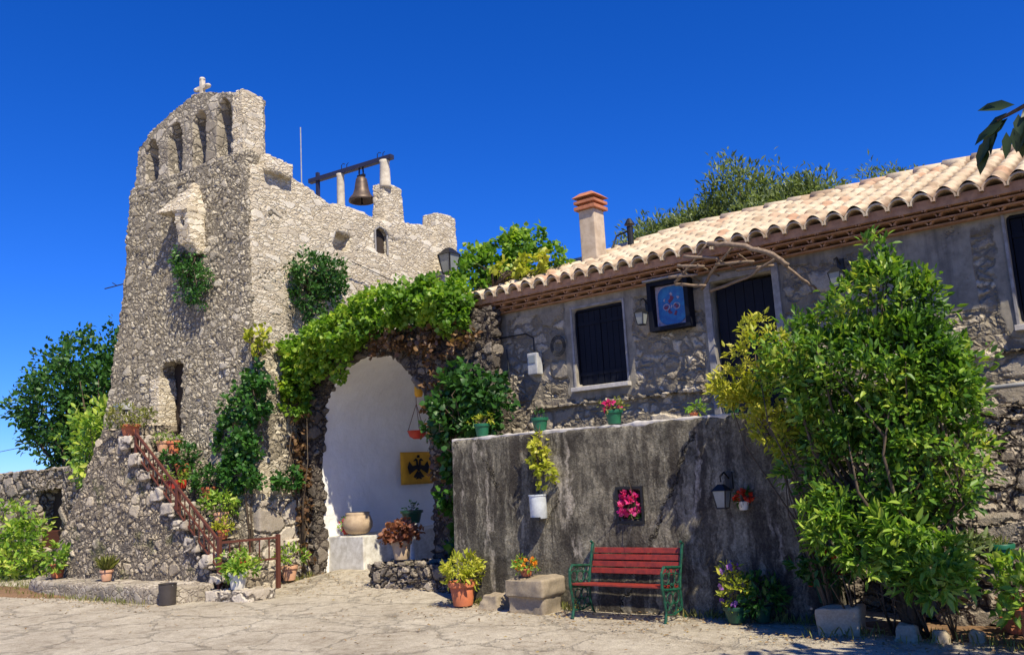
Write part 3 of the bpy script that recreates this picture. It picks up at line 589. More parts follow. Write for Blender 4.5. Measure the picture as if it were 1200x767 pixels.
sw_ = MB(); sw_.box(-8.78, -8.4, 10.9, 14.8, -.2, 4.2); sw_.box(-8.4, 2, 14.5, 14.8, -.2, 4.2); sw_.box(1.6, 2, 10.9, 14.5, -.2, 4.2); sw_.build('rear_walls', M['house'], hs_, world=True)
for nm, x0, x1, z0, z1 in (('window', -6.95, -6.11, 2.8, 3.92), ('window', -1.36, -.4, 2.87, 4.05)):
    wdw = MB(); wdw.box(x0+.002, x0+.03, 10.44, 10.53, z0, z1); wdw.box(x1-.03, x1-.002, 10.44, 10.53, z0, z1); wdw.box(x0+.03, x1-.03, 10.44, 10.53, z1-.04, z1-.002)
    wo = wdw.build(nm, M['navy'], hs_, world=True)
    sh = MB(); xm = (x0+x1)/2
    for a, b_ in ((x0+.035, xm-.004), (xm+.004, x1-.035)):
        for k in range(4):
            w4 = (b_-a)/4; sh.box(a+w4*k+.003, a+w4*(k+1)-.003, 10.47, 10.5, z0+.02, z1-.045)
        sh.box(a, b_, 10.455, 10.468, z0+.15, z0+.2); sh.box(a, b_, 10.455, 10.468, z1-.25, z1-.2)
    sh.build('shutters', M['navy'], wo, world=True)
    s2 = MB(); s2.box(x0-.05, x1+.05, 10.3, 10.52, z0-.07, z0-.01); s2.build('sill', M['sill'], wo, world=True, bevel=.006)
    fr_ = MB(); fr_.box(x0-.035, x0-.003, 10.375, 10.5, z0-.01, z1+.035); fr_.box(x1+.003, x1+.035, 10.375, 10.5, z0-.01, z1+.035); fr_.box(x0-.003, x1+.003, 10.375, 10.5, z1+.003, z1+.035); fr_.build('surround', M['greyframe'], wo, world=True, bevel=.006)
dr = MB(); x0, x1 = -4.78, -3.95
for k in range(6):
    w4 = (x1-x0-.08)/6; dr.box(x0+.04+w4*k+.003, x0+.04+w4*(k+1)-.003, 10.48, 10.52, 2.02, 3.88)
do = dr.build('door', M['navy'], hs_, world=True)
fd = MB(); fd.box(x0-.09, x0-.002, 10.365, 10.5, 2.0, 4.02); fd.box(x1+.002, x1+.09, 10.365, 10.5, 2.0, 4.02); fd.box(x0-.002, x1+.002, 10.365, 10.5, 3.935, 4.02); fd.build('surround', M['greyframe'], do, world=True, bevel=.008)
MB().box(-4.08,-4.04,10.44,10.48,2.9,3.05).build('handle', M['galv'], do, world=True)
# stone shelf courses sticking out of the wall
for x0, x1, z in ((-7.75, -5.0, 2.58), (-2.1, -.2, 2.62)):
    c_ = rock_solid('stone_course', M['house'], [MB().box(x0, x1, 10.33, 10.45, z-.05, z+.01)], [], .02, hs_, .03, 6, world=True)
# roof: hipped at the left, barrel tiles
EX0, EX1, EY, RY, EZ, RZ = -9.0, 2.4, 10.02, 12.75, 4.27, 5.36
def tile_h(u, s):            # u along the eave in tiles, s down the slope in courses
    w = np.abs(np.sin(np.pi*u)); prof_ = np.where((np.floor(u) % 1) == 0, w**.55, w)
    return prof_*.055+(1-(s % 1))*.022
def roof_face(axis, name, mat, parent):
    per = .235; crs = .34; L = math.hypot(RY-EY, RZ-EZ)
    if axis == 'front': xs_ = np.arange(EX0, EX1, per/10); n2 = 8
    else: xs_ = np.arange(EY, 2*RY-EY+.01, per/10)
    srow = []; k = 0
    while k*crs < L:
        for q in (0.0, .5, .97): srow.append(min(k*crs+q*crs, L))
        k += 1
    srow = sorted(set(srow+[L])); sarr = np.array(srow)
    U, Sg = np.meshgrid(xs_, sarr)
    if axis == 'front':
        y = EY+(RY-EY)*Sg/L; zb = EZ+(RZ-EZ)*Sg/L; x = np.maximum(U, EX0+(y-EY)); clampd = U < EX0+(y-EY)-.0; uu = (x-EX0)/per
    else:
        dpt = (RY-EY)*Sg/L; x = EX0+dpt; y = np.clip(U, EY+dpt, 2*RY-EY-dpt); zb = EZ+(RZ-EZ)*Sg/L; uu = (y-EY)/per
    h = tile_h(uu, (L-Sg)/crs % 1*0+(Sg/crs) % 1)
    rr = np.random.default_rng(3).random((int(uu.max())+3, int(L/crs)+3)); jit_ = rr[np.clip(uu.astype(int), 0, None), (Sg/crs+1e-6).astype(int)]*.012
    w = np.abs(np.sin(np.pi*uu)); hh = (w**1.1)*.1+(1-(Sg/crs+1e-6) % 1)*.03+jit_
    cosn, sinn = (RY-EY)/L, (RZ-EZ)/L
    if axis == 'front': V_ = np.stack([x, y-sinn*hh, zb+cosn*hh], -1)
    else: V_ = np.stack([x-sinn*hh, y, zb+cosn*hh], -1)
    jn = np.clip(1.5-w*2.1, 0, 1)
    nx_, ny_ = V_.shape[1], V_.shape[0]; V_ = V_.reshape(-1, 3)-np.array([-4, 10.4, 0])
    ii, jj = np.meshgrid(np.arange(nx_-1), np.arange(ny_-1)); i0 = (jj*nx_+ii).ravel(); F_ = np.stack([i0, i0+1, i0+nx_+1, i0+nx_], -1)
    if axis != 'front': F_ = F_[:, ::-1]
    A_ = V_[F_]; ar = np.linalg.norm(np.cross(A_[:, 2]-A_[:, 0], A_[:, 3]-A_[:, 1]), axis=1); F_ = F_[ar > 1e-6]
    o = npmesh(name, V_, F_, mat, parent, True)
    if len(o.data.vertices) == len(V_): a = o.data.attributes.new('joint', 'FLOAT', 'POINT'); a.data.foreach_set('value', jn.ravel().astype(np.float32))
    return o
roof = MB(); roof.add([(EX0+.06,EY+.06,EZ-.03),(EX1,EY+.06,EZ-.03),(EX1,2*RY-EY,EZ-.03),(EX0+.06,2*RY-EY,EZ-.03),(EX0+RY-EY+.03,RY,RZ-.03),(EX1,RY,RZ-.03)],
    [(0,3,2,1),(0,1,5,4),(0,4,3),(2,3,4,5),(1,2,5)])
ro = roof.build('roof', M['eave'], hs_, world=True)
for ax in ('front', 'side'):
    o = roof_face(ax, 'tiles', M['tile'], hs_)
    o.name = 'front_tiles' if ax == 'front' else 'hip_tiles'
# ridge and hip caps
rd = MB()
def caps(a, b, nm):
    a, b = Vector(a), Vector(b); d = b-a; k = int(d.length/.36)
    for i in range(k):
        p = a+d*i/k; q = a+d*(i+1.06)/k; rd.tube([p+Vector((0,0,.02)), q+Vector((0,0,.005))], [.095, .08], 10)
caps((EX0+.05,EY+.05,EZ+.02), (EX0+RY-EY,RY,RZ+.05), 'hip'); caps((EX0+RY-EY,RY,RZ+.05), (EX1,RY,RZ+.05), 'ridge')
rd.build('ridge_tiles', M['tile'], hs_, world=True, smooth=True)
# corbelled eave: two rows of inverted tile ends
ev = MB()
def halftile(x, y, z, w, L_, axis='y', up=1, hs=.8):
    n = 8; th = .018
    vo_ = []
    for yy in (0, L_):
        for rr_ in (w/2, w/2-th):
            for k in range(n+1):
                a = math.pi*k/n; dx, dz = rr_*math.cos(a), up*rr_*math.sin(a)*hs
                vo_.append((x+dx, y+yy, z+dz) if axis == 'y' else (x+yy, y+dx, z+dz))
    m_ = n+1; fs = []
    for k in range(n):
        fs += [(k, k+1, 2*m_+k+1, 2*m_+k), (m_+k, 3*m_+k, 3*m_+k+1, m_+k+1), (k, m_+k, m_+k+1, k+1), (2*m_+k, 2*m_+k+1, 3*m_+k+1, 3*m_+k)]
    ev.add(vo_, fs)
n_t = int((EX1-EX0)/.235)
for k in range(n_t):
    x = EX0+.235*(k+.5)
    halftile(x+.117, EY+.05, EZ-.085, .23, .45, hs=.55)
    halftile(x, EY+.14, EZ-.145, .23, .35, hs=.55)
    halftile(x+.117, EY+.22, EZ-.2, .23, .28, hs=.5)
for k in range(int((2*RY-2*EY)/.235)):
    y = EY+.235*(k+.5); halftile(EX0-.02, y, EZ-.075, .225, .4, 'x'); halftile(EX0+.1, y+.117, EZ-.15, .225, .3, 'x')
ev.box(EX0+.1, EX1, EY+.1, 10.45, EZ-.105, EZ-.09); ev.box(EX0+.1, EX1, EY+.18, 10.45, EZ-.165, EZ-.15); ev.box(EX0+.15, EX1, EY+.27, 10.45, EZ-.215, EZ-.2)
ev.build('eave', M['eave'], hs_, world=True, recalc=False)
ev = MB()
for k in range(n_t): halftile(EX0+.235*(k+.5), EY-.03, EZ-.012, .235, .3, hs=1.02)
ev.build('eave_cover_tiles', M['tile'], hs_, world=True, recalc=False)
MB().box(EX0+.02, EX1, EY+.04, EY+.3, EZ-.07, EZ+.035).build('eave_mortar', M['eave'], hs_, world=True)
# chimney
ch = MB(); ch.box(-7.17, -6.89, 11.08, 11.37, 4.5, 5.6); co_ = ch.build('chimney', M['chimney'], hs_, world=True, bevel=.015)
cc = MB(); cc.box(-7.22,-6.84,11.03,11.42,5.6,5.655); cc.box(-7.15,-6.91,11.1,11.35,5.66,5.78); cc.box(-7.22,-6.84,11.03,11.42,5.7,5.745)
cc.add([(-7.24,11.01,5.8),(-6.82,11.01,5.8),(-6.82,11.44,5.8),(-7.24,11.44,5.8),(-7.14,11.1,5.88),(-6.92,11.1,5.88),(-6.92,11.35,5.88),(-7.14,11.35,5.88)], [(3,2,1,0),(4,5,6,7),(0,1,5,4),(1,2,6,5),(2,3,7,6),(3,0,4,7)])
cc.box(-7.12,-6.94,11.13,11.32,5.75,5.84); cc.build('cap', M['capclay'], co_, world=True, bevel=.005)
vt = thing('roof_vent', 'small dark metal flue and aerial behind the chimney', 'flue', (-6.75, 11.9, 5.0))
q = MB(); q.tube([(0,0,-.1),(0,0,.42)], .05, 10); q.tube([(0,0,.45),(0,0,.55)], [.09,.03], 10); q.tube([(-.3,-.1,.1),(-.25,0,.32),(0,0,.36)], .015, 6); q.tube([(-.5,-.1,-.1),(-.42,-.1,.02),(-.05,0,.1)], .03, 6); q.build('flue_pipe', M['black'], vt)

# retaining wall and shelves right of the terrace wall
rw = rock_solid('retaining_wall', M['retaining'], [MB().box(-3.3, 2.2, 9.75, 10.42, -.2, 2.03), MB().box(-2.6, 2.2, 9.35, 9.8, -.2, 1.0), MB().box(-2.2, 2.2, 8.98, 9.4, -.2, .52)], [], .035, None, .06, 2)
tag(rw, 'rough rubble retaining wall stepping down behind the big shrub', 'wall')
q = MB(); q.tube([(-2.0,9.9,2.2),(-1.3,9.9,2.22),(2.2,9.9,2.2)], .025, 8); po = thing('pipe_handrail', 'pale galvanised pipe rail on top of the rubble wall at right edge', 'railing', (-1.9,9.9,2.0))
q.build('rail', M['galv'], po, world=True, smooth=True)
for x in (-1.9, .3, 2.1): q = MB(); q.tube([(x,9.9,1.98),(x,9.9,2.2)], .02, 6); q.build('post', M['galv'], po, world=True)
# field wall on the far left with dark opening
fwl = thing('field_stone_wall', 'low dry stone wall with a dark square opening at the far left', 'wall', (-22, 9.6, 0))
rock_solid('wall_body', M['field'], [MB().box(-30, -16.3, 9.3, 9.9, -.2, 2.35)], [MB().box(-21.35, -20.15, 9.0, 9.75, .55, 1.85)], .06, fwl, .09, 1.2, world=True)
MB().box(-21.5, -20.0, 9.7, 9.76, .7, 1.9).build('opening_panel', M['wood'], fwl, world=True)
MB().box(-21.2, -20.3, 9.4, 9.62, .56, .95).build('red_crate', M['rust'], fwl, world=True)
#FOLIAGE

# ------------------------------------------------------------------ trees, shrubs, climbers
BK = M['bark']
# far tree left, caught between wall and tower
shrub('broadleaf_tree', 'large dark green tree rising left of the tower behind the low stone wall', 'tree', (-25.6, 13.0, 0),
      [((-27.0,12.6,4.5),(1.9,1.2,1.3),3), ((-25.6,12.8,5.2),(1.6,1.2,1.2),2.2), ((-24.6,12.6,4.0),(1.6,1.2,1.7),2.4), ((-26.2,12.8,3.2),(1.4,1.1,.9),1.6)], 900, 15, .15, M['bushdark'], .6, 'lance', .3, .4, 40, .14, 'crown', stemname='trunk', holes=-.35)
shrub('cypress_tree', 'darker narrow tree touching the tower edge at left', 'tree', (-23.6, 13.4, 0),
      [((-23.7,13.4,4.9),(.9,.9,1.7),3)], 220, 14, .2, M['ivy'], .5, 'lance', .25, .7, 22, .1, 'crown', stemname='trunk', holes=-.35)
shrub('wall_shrub', 'brighter green shrub spilling over the battered stone left of the stairs', 'shrub', (-17.4, 8.9, 0),
      [((-17.3,8.8,2.45),(.75,.5,.75),2), ((-16.9,8.8,3.0),(.55,.4,.45),1), ((-17.8,9.0,2.9),(.7,.5,.6),1.4)], 230, 12, .13, M['bright'], .5, 'lance', .16, .3, 20, .04)
shrub('garden_bush', 'yellow-green bush at the far left edge in front of the stone wall', 'bush', (-21.2, 8.6, 0),
      [((-21.4,8.6,.75),(1.5,.5,.85),3), ((-20.4,8.6,.55),(.6,.4,.65),1), ((-23.2,8.7,.9),(1.2,.5,.9),1.5)], 420, 10, .13, M['bright'], .45, 'lance', .15, .6, 24, .03)
# big shrub right of the terrace wall
shrub('tall_shrub', 'very tall dense glossy green shrub covering the wall corner at right', 'shrub', (-2.3, 8.5, 0.0),
      [((-2.35,8.45,2.25),(.78,.5,.62),5), ((-2.5,8.5,1.5),(.65,.45,.65),2.6), ((-1.92,8.45,1.7),(.45,.4,.65),2.2), ((-2.25,8.45,2.95),(.4,.35,.4),1.4), ((-2.2,8.4,3.3),(.08,.08,.24),.16), ((-1.88,8.5,2.95),(.15,.15,.24),.28), ((-2.95,8.45,2.55),(.42,.35,.4),1), ((-1.85,8.5,2.4),(.26,.28,.45),.8)],
      2100, 15, .078, M['shrub'], .42, 'lance', .1, .7, 60, .04)
shrub('yellow_leaved_branch_shrub', 'yellow-green leaning shrub arching over the right end of the terrace wall', 'shrub', (-3.0, 8.6, 0),
      [((-3.92,8.72,2.42),(.17,.14,.13),1.5), ((-3.7,8.7,2.24),(.2,.15,.13),1.7), ((-3.48,8.66,2.02),(.17,.14,.14),1.3), ((-3.32,8.64,1.78),(.1,.1,.16),.7), ((-3.42,8.7,2.75),(.3,.22,.26),2.0)], 300, 12, .075, M['yellowleaf'], .4, 'lance', .08, .5, 7, .02)
for bs, lab in ((((-2.8,8.1,1.02),(.19,.17,.19)), 'rosette of pale finger-like leaves highest on the left below the tall shrub'),
                (((-2.48,8.1,.76),(.22,.18,.2)), 'finger-leaved low plant behind the rock trough'),
                (((-2.2,8.1,.95),(.24,.2,.26)), 'finger-leaved low plant in the middle under the tall shrub'),
                (((-1.98,8.1,.64),(.28,.18,.22)), 'widest finger-leaved low plant under the tall shrub at right')):
    shrub('umbrella_plant', lab, 'plant', (bs[0][0]+.02, 8.5, .03), [(bs[0], bs[1], 1)], int(460*bs[1][0]), 10, .11, M['bright'], .3, 'lance', .05, .55, 4, .012, group='finger-leaved plants below the tall shrub', jit=1.1)
# caper bush and climbers on tower
cp_ = [tw(.12, 1.3, 5.45), tw(.1, 1.75, 5.5), tw(.08, 1.2, 5.05)]
shrub('caper_bush', 'round dark green bush growing out of the sunlit tower side wall', 'bush', tw(-.15, 1.3, 5.3),
      [(cp_[0],(.3,.55,.42),2.2), (cp_[1],(.25,.4,.36),1.2), (cp_[2],(.22,.4,.28),1)], 420, 12, .07, M['bushdark'], .6, 'lance', .1, .2, 26, .02)
shrub('hanging_bush', 'drooping bush growing under the stone hood on the tower front', 'bush', tw(-1.6, -.05, 5.95),
      [(tw(-1.68,-.15,5.8),(.3,.12,.25),1.3), (tw(-1.5,-.15,5.35),(.34,.12,.38),1.5)], 240, 11, .065, M['ivy'], .5, 'lance', .1, -.5, 16, .015)
def climber(name, label, base, blobs, n, per, size, mat, stems=18, group=None, dry=None, shape='round', ratio=.95):
    return shrub(name, label, 'climbing plant', base, blobs, n, per, size, mat, ratio, shape, .1, .1, stems, .03, 'leaves', group)
climber('ivy', 'dark ivy patch hanging on the right corner of the tower front', tw(0, -.1, .2),
      [(tw(-.3,-.15,2.75),(.45,.12,.65),2.2), (tw(-.1,-.22,2.1),(.32,.12,.5),1.2), (tw(.1,-.12,3.2),(.3,.14,.5),1.2), (tw(-.35,-.2,1.9),(.2,.1,.3),.6), (tw(.3,.3,1.75),(.2,.3,.12),.4)], 760, 10, .062, M['ivy'], 3)
climber('ivy', 'yellow-green ivy sprig in a niche high on the tower corner', tw(0, -.05, 3.8), [(tw(.05,-.12,4.2),(.2,.1,.12),1)], 22, 8, .08, M['yellowleaf'], 5)
climber('grape_vine', 'bright green vine mass draped over the top of the gateway arch', (-12.6, 9.75, .2),
      [((-12.25,9.75,3.95),(.55,.2,.34),2.1), ((-11.3,9.72,4.14),(.85,.25,.26),3.2), ((-10.2,9.75,4.38),(.85,.3,.27),3.2), ((-9.2,9.78,4.36),(.6,.25,.25),2.2), ((-12.45,9.75,3.35),(.28,.16,.5),1.2), ((-12.0,9.75,3.65),(.3,.14,.25),.7), ((-8.75,9.8,4.15),(.35,.3,.35),1.0),((-11.2,9.75,3.85),(.3,.12,.12),.3), ((-11.35,9.8,3.5),(.08,.06,.16),.12)],
      2500, 9, .068, M['vine'], 0)
climber('grape_vine', 'vine climbing above the roof corner against the sky between tower and house', (-8.6, 10.6, 4.0),
      [((-8.75,10.4,4.75),(.35,.3,.3),1.4), ((-8.5,10.8,5.0),(.45,.35,.3),1.6), ((-8.15,10.9,5.3),(.28,.25,.2),.9), ((-7.9,10.9,4.9),(.6,.3,.18),1.1), ((-8.8,10.6,5.2),(.25,.2,.15),.3)], 620, 9, .068, M['vine'], 22)
climber('grape_vine', 'thin yellow-green vine running on the left end of the tiled roof', (-8.3, 10.3, 4.5), [((-7.9,10.45,4.72),(.6,.12,.08),1)], 60, 8, .08, M['yellowleaf'], 8)
climber('creeper', 'sparse brown and green creeper on the left jamb of the gateway', (-12.45, 9.85, .2),
      [((-12.5,9.88,2.4),(.2,.06,.9),1), ((-12.5,9.88,1.2),(.14,.06,.8),.8), ((-12.45,9.85,.45),(.2,.1,.25),.5)], 110, 8, .07, M['dryvine'], 16)
climber('creeper', 'dry brown creeper stems hanging over the right side of the arch', (-9.1, 9.88, .2),
      [((-9.9,9.82,3.85),(.7,.1,.12),1.2), ((-9.0,9.8,3.75),(.6,.12,.25),1.2), ((-9.15,9.85,3.0),(.22,.1,.5),.8), ((-9.15,9.85,2.0),(.2,.1,.8),.6)], 260, 8, .07, M['dryvine'], 0)
shrub('terrace_shrub', 'rounded leafy shrub above the left end of the terrace wall', 'shrub', (-8.5, 9.6, 1.9),
      [((-8.5,9.55,2.8),(.4,.25,.36),2.2), ((-8.05,9.5,2.72),(.42,.25,.34),2), ((-8.65,9.5,2.4),(.3,.25,.3),1), ((-8.1,9.4,2.35),(.45,.18,.18),1)], 420, 9, .085, M['bushdark'], .9, 'round', .12, .3, 20, .025)
shrub('dark_shrub', 'dark shaded shrub hanging down between the gateway and the terrace wall', 'shrub', (-8.6, 9.75, 0),
      [((-8.65,9.75,1.6),(.2,.15,.5),1.2), ((-8.6,9.7,.85),(.25,.18,.4),1)], 130, 9, .1, M['ivy'], .9, 'round', .12, 0, 14, .02)
# trees beyond the house
shrub('olive_tree', 'wide grey-green tree crown showing behind the roof ridge', 'tree', (-7.6, 18.4, 0),
      [((-9.4,18,6.35),(1.0,.8,.9),1.4), ((-8.3,18,6.5),(1.1,.9,.9),1.6), ((-7.1,18,6.7),(1.1,.9,1.0),1.8), ((-6.1,18,6.65),(.8,.8,.7),1.0), ((-5.4,18,6.4),(.7,.7,.6),.6)], 2300, 14, .15, M['olive'], .3, 'small', .34, .9, 60, .16, 'crown', stemname='trunk', holes=-.35)
shrub('olive_tree', 'small tree top peeking over the ridge further right', 'tree', (-5.2, 22, 0), [((-5.2,22,7.65),(.8,.7,.6),1)], 260, 14, .14, M['olive'], .3, 'small', .3, .8, 16, .12, 'crown', stemname='trunk', holes=-.35)
# tree off the right edge with a bough reaching into view
ft = thing('overhanging_tree', 'tree beyond the right edge with dark drooping leaves reaching in at top right', 'tree', (1.9, 5.6, 0))
m = MB(); m.tube([(1.9,5.6,-.1),(1.85,5.6,1.2),(1.7,5.6,2.4),(1.6,5.7,3.4)], [.16,.13,.1,.07], 10); m.tube([(1.7,5.6,2.6),(1.0,5.4,3.3),(.2,5.1,3.45),(-.3,5.0,3.38),(-.62,5.0,3.28)], [.07,.05,.03,.018,.008], 8)
C, P, A, N, L = bush_leaves([((1.5,6.0,4.0),(1.2,.9,.9),3), ((2.2,4.6,3.9),(1.0,1.0,.8),2), ((.7,5.3,4.6),(.7,.7,.4),1), ((.2,6.45,3.5),(.5,.4,.3),1.3), ((.2,5.7,3.3),(.4,.4,.25),1.2), ((.9,6.4,4.0),(.5,.4,.4),1)], 330, 8, .22, .2, 0, .9)
branches(m, (1.65,5.65,2.6), C, .04, .006, 40); m.build('trunk', M['bark'], ft, world=True, smooth=True, recalc=False)
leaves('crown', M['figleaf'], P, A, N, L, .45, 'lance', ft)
hp0 = np.array([(-.46,5.0,3.36),(-.5,5.0,3.33),(-.53,5.0,3.3),(-.55,5.02,3.28),(-.45,4.98,3.3),(-.42,5.0,3.32),(-.38,5.0,3.36),(-.5,5.0,3.3),(-.3,5.0,3.4),(-.25,5.0,3.36)])
ha = np.array([(-.8,0,.15),(-.7,0,-.5),(-.75,0,-.75),(-.5,.1,-1),(-.1,-.1,-1),(.1,0,-1),(.3,0,.7),(-.9,.2,-.6),(.2,0,-.9),(0,0,.9)])
hp0 = hp0+np.array([-.07,0,-.02])
hp = np.concatenate([hp0, hp0+np.array([.1,.1,-.02]), hp0+np.array([-.06,-.04,-.09])]); ha = np.concatenate([ha, ha+np.array([.2,.3,-.2]), ha+np.array([-.1,.2,-.5])])
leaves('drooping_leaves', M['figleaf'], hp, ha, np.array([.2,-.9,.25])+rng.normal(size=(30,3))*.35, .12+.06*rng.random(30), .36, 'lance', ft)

# ------------------------------------------------------------------ pots and planters
def pot(name, label, loc, r, h, pm, lm, pr, ph, n=40, per=7, size=.07, shape='lance', ratio=.42, flower=None, cat='potted plant', style='bush', group=None, square=False):
    t = thing(name, label, cat, loc, random.random()*6, group)
    x, y, z = loc; tp = h
    if square:
        MB().box(-r, r, -r*.7, r*.7, 0, h).build('pot', M[pm], t, bevel=.012)
    else:
        p = MB(); p.lathe([(r*.62, 0), (r*.72, h*.02), (r*.95, h*.78), (r*.93, h*.8)], 22); po_ = p.build('pot', M[pm], t, smooth=True); smooth_by_angle(po_)
        p = MB(); p.lathe([(r*.96, h*.78), (r*1.08, h*.79), (r*1.1, h*.97), (r*1.06, h), (r*.96, h), (r*.92, h*.9)], 22); q_ = p.build('rim', M[pm], po_, smooth=True); smooth_by_angle(q_)
    p = MB(); p.lathe([(r*.9, h*.88), (r*.9, h*.93), (r*.4, h*.96)], 16); p.build('soil', M['soil'], t)
    base = np.array([0, 0, h*.92])
    if style == 'grass':
        k = n*per; a = rng.random(k)*6.283; P = base+np.stack([np.cos(a), np.sin(a), a*0], 1)*r*.6*rng.random((k, 1)); A = np.stack([np.cos(a)*.6, np.sin(a)*.6, .6+rng.random(k)], 1)+rng.normal(size=(k, 3))*.2; N = np.cross(A, rng.normal(size=(k, 3))); L = ph*(.5+.6*rng.random(k)); V_, F_ = leaf_geo(P, A, N, L, .07, 'lance')
    else:
        bl = [(base+np.array([0, 0, ph*.5]), (pr, pr, ph*.55), 1)]
        if style == 'trail': bl = [(base+np.array([0, 0, .03]), (pr, pr, .07), 1), (base+np.array([0, 0, -ph*.5]), (pr, pr, ph*.5), 1)]
        C, P, A, N, L = bush_leaves(bl, n, per, size, size*.8, .4); V_, F_ = leaf_geo(P, A, N, L, ratio, shape)
        m_ = MB(); branches(m_, tuple(base*.95), C, .008, .002, 10, .03); m_.build('stems', M['bark'], t, recalc=False)
    npmesh('foliage', V_, F_, M[lm], t)
    if flower:
        fm, fn = flower; C, P, A, N, L = bush_leaves([(base+np.array([0, 0, ph*.55]), (pr*1.05, pr*1.05, ph*.6), 1)], fn, 7, .04, .012, .5, 1.2)
        V_, F_ = leaf_geo(P, A, N, L, .9, 'round'); npmesh('bloom', V_, F_, M[fm], t)
    return t
def stp(x, y, z): return Matrix.Translation(SO) @ Matrix.Rotation(SA, 4, 'Z') @ Vector((x, y, z))
pot('potted_plant', 'terracotta pot with leafy green plant at the left end of the stone ledge', (-16.55, 7.62, .25), .13, .24, 'terracotta', 'bright', .28, .3, 50, 7, .11)
pot('potted_plant', 'small terracotta pot with spiky grey plant in the middle of the ledge', (-14.75, 7.6, .25), .1, .18, 'terrapale', 'grassy', .2, .28, 22, 5, style='grass')
pot('potted_plant', 'wide bush of yellow-green leaves at the top of the stair', stp(-1.98, .2, 2.66), .16, .2, 'terracotta', 'grassy', .38, .32, 130, 8, .06)
pot('potted_plant', 'pale terracotta pot left of the two by the tower door', stp(-1.42, .45, 2.34), .1, .2, 'terrapale', 'bright', .12, .12, 14, 6, .05)
pot('potted_plant', 'bright orange terracotta pot right of the two by the tower door', stp(-1.1, .45, 2.3), .12, .22, 'terracotta', 'bright', .12, .12, 14, 6, .05)
pot('potted_plant', 'leafy green plant in a pot high on the stair behind the railing', stp(-.95, .5, 1.92), .12, .2, 'terracotta', 'ivy', .28, .3, 80, 8, .08)
pot('potted_plant', 'red plastic box of leaves halfway up the stair', stp(-.78, .25, 1.7), .14, .14, 'redpot', 'bright', .2, .16, 40, 7, .06, square=True)
pot('potted_plant', 'green bushy pot in the middle of the stair by the tower wall', stp(-.4, .62, 1.5), .12, .2, 'terracotta', 'ivy', .26, .3, 80, 8, .08)
pot('potted_plant', 'yellow-green plant in a pale terracotta pot low on the stair', stp(.05, .5, 1.06), .12, .22, 'terrapale', 'bright', .26, .3, 80, 8, .08)
pot('potted_plant', 'small pot of yellowish leaves on the third step', stp(.28, .35, .86), .09, .14, 'terracotta', 'yellowleaf', .14, .14, 34, 7, .06)
pot('potted_plant', 'orange-red pot at the foot of the stair behind the railing post', stp(.72, .28, .3), .11, .26, 'redpot', 'bright', .14, .15, 26, 7, .06)
pot('potted_plant', 'white pot with light green plant on the flat stone by the railing', (-11.78, 8.1, .15), .14, .26, 'whitepot', 'bright', .2, .22, 60, 8, .09)
bk = thing('metal_bucket', 'dark grey metal bucket at the right end of the ledge', 'bucket', (-12.45, 7.35, 0)); b_ = MB().lathe([(.1,0),(.12,.01),(.13,.3),(.14,.31),(.12,.31),(.1,.05)], 20).build('pail', M['bucket'], bk, smooth=True); smooth_by_angle(b_)
MB().tube([(-.13,0,.29),(-.09,.05,.2),(0,.1,.17),(.09,.05,.2),(.13,0,.29)], .006, 5).build('handle', M['galv'], bk)
pot('potted_plant', 'beige pot with thin green stems at the left jamb of the gateway', (-12.3, 9.45, .1), .13, .24, 'terrapale', 'bright', .22, .3, 40, 6, .08)
# round stone jar on the passage bench
jr = thing('stone_jar', 'rounded beige stone jar on the white bench in the gateway', 'jar', (-11.82, 10.55, .76))
j_ = MB().lathe([(.14,0),(.2,.03),(.255,.12),(.26,.2),(.22,.3),(.2,.33),(.215,.36),(.19,.37),(.15,.34)], 26, wob=.01).build('body', M['beige_pot'], jr, smooth=True)
q = MB(); q.lathe([(.16,.33),(.14,.35)], 14); q.build('soil', M['soil'], jr)
pot('flower_pot', 'little pink flowers in a low red pot at the left end of the white bench', (-12.0, 10.44, .76), .07, .1, 'redpot', 'bright', .12, .14, 20, 6, .05, flower=('pink', 14))
pot('potted_plant', 'red-brown leafed plant in a stone pot on the rubble step', (-9.85, 9.65, .45), .15, .28, 'beige_pot', 'coleus', .22, .26, 90, 8, .075, 'lance', .7)
pot('potted_plant', 'dark green shiny bowl on a pale stand behind the red-brown plant', (-10.2, 10.25, .95), .17, .2, 'darkgreenpot', 'ivy', .1, .08, 14, 6, .05)
sd_ = thing('plant_stand', 'slim white stand under the dark green bowl', 'stand', (-10.2, 10.25, .2)); m = MB(); m.lathe([(.13,0),(.12,.03),(.05,.06),(.045,.68),(.11,.72),(.12,.745)], 14); m.build('column', M['whitepot'], sd_, smooth=True)
pot('potted_plant', 'terracotta pot with yellow-green bush at the left corner of the terrace wall', (-7.72, 8.62, .02), .17, .3, 'terracotta', 'yellowleaf', .24, .3, 110, 8, .075)
bl = rock_solid('stone_block', M['rock'], [MB().box(-6.82, -6.32, 8.44, 8.82, -.05, .19), MB().box(-6.84, -6.28, 8.4, 8.85, .2, .39)], [], .02, None, .025, 4); tag(bl, 'two pale cut stone blocks stacked against the wall left of the bench', 'stone block')
pot('flower_pot', 'small pot of orange flowers on the stacked stone blocks', (-6.68, 8.62, .41), .08, .09, 'terracotta', 'bright', .15, .1, 30, 6, .05, flower=('orange', 26))
bl = rock_solid('boulder', M['rock'], [MB().prism_z([(-7.42,8.5),(-7.05,8.48),(-6.99,8.8),(-7.35,8.85)], -.05, .17, .6)], [], .02, None, .04, 5); tag(bl, 'brown wedge-shaped rock beside the stacked stone blocks', 'rock')
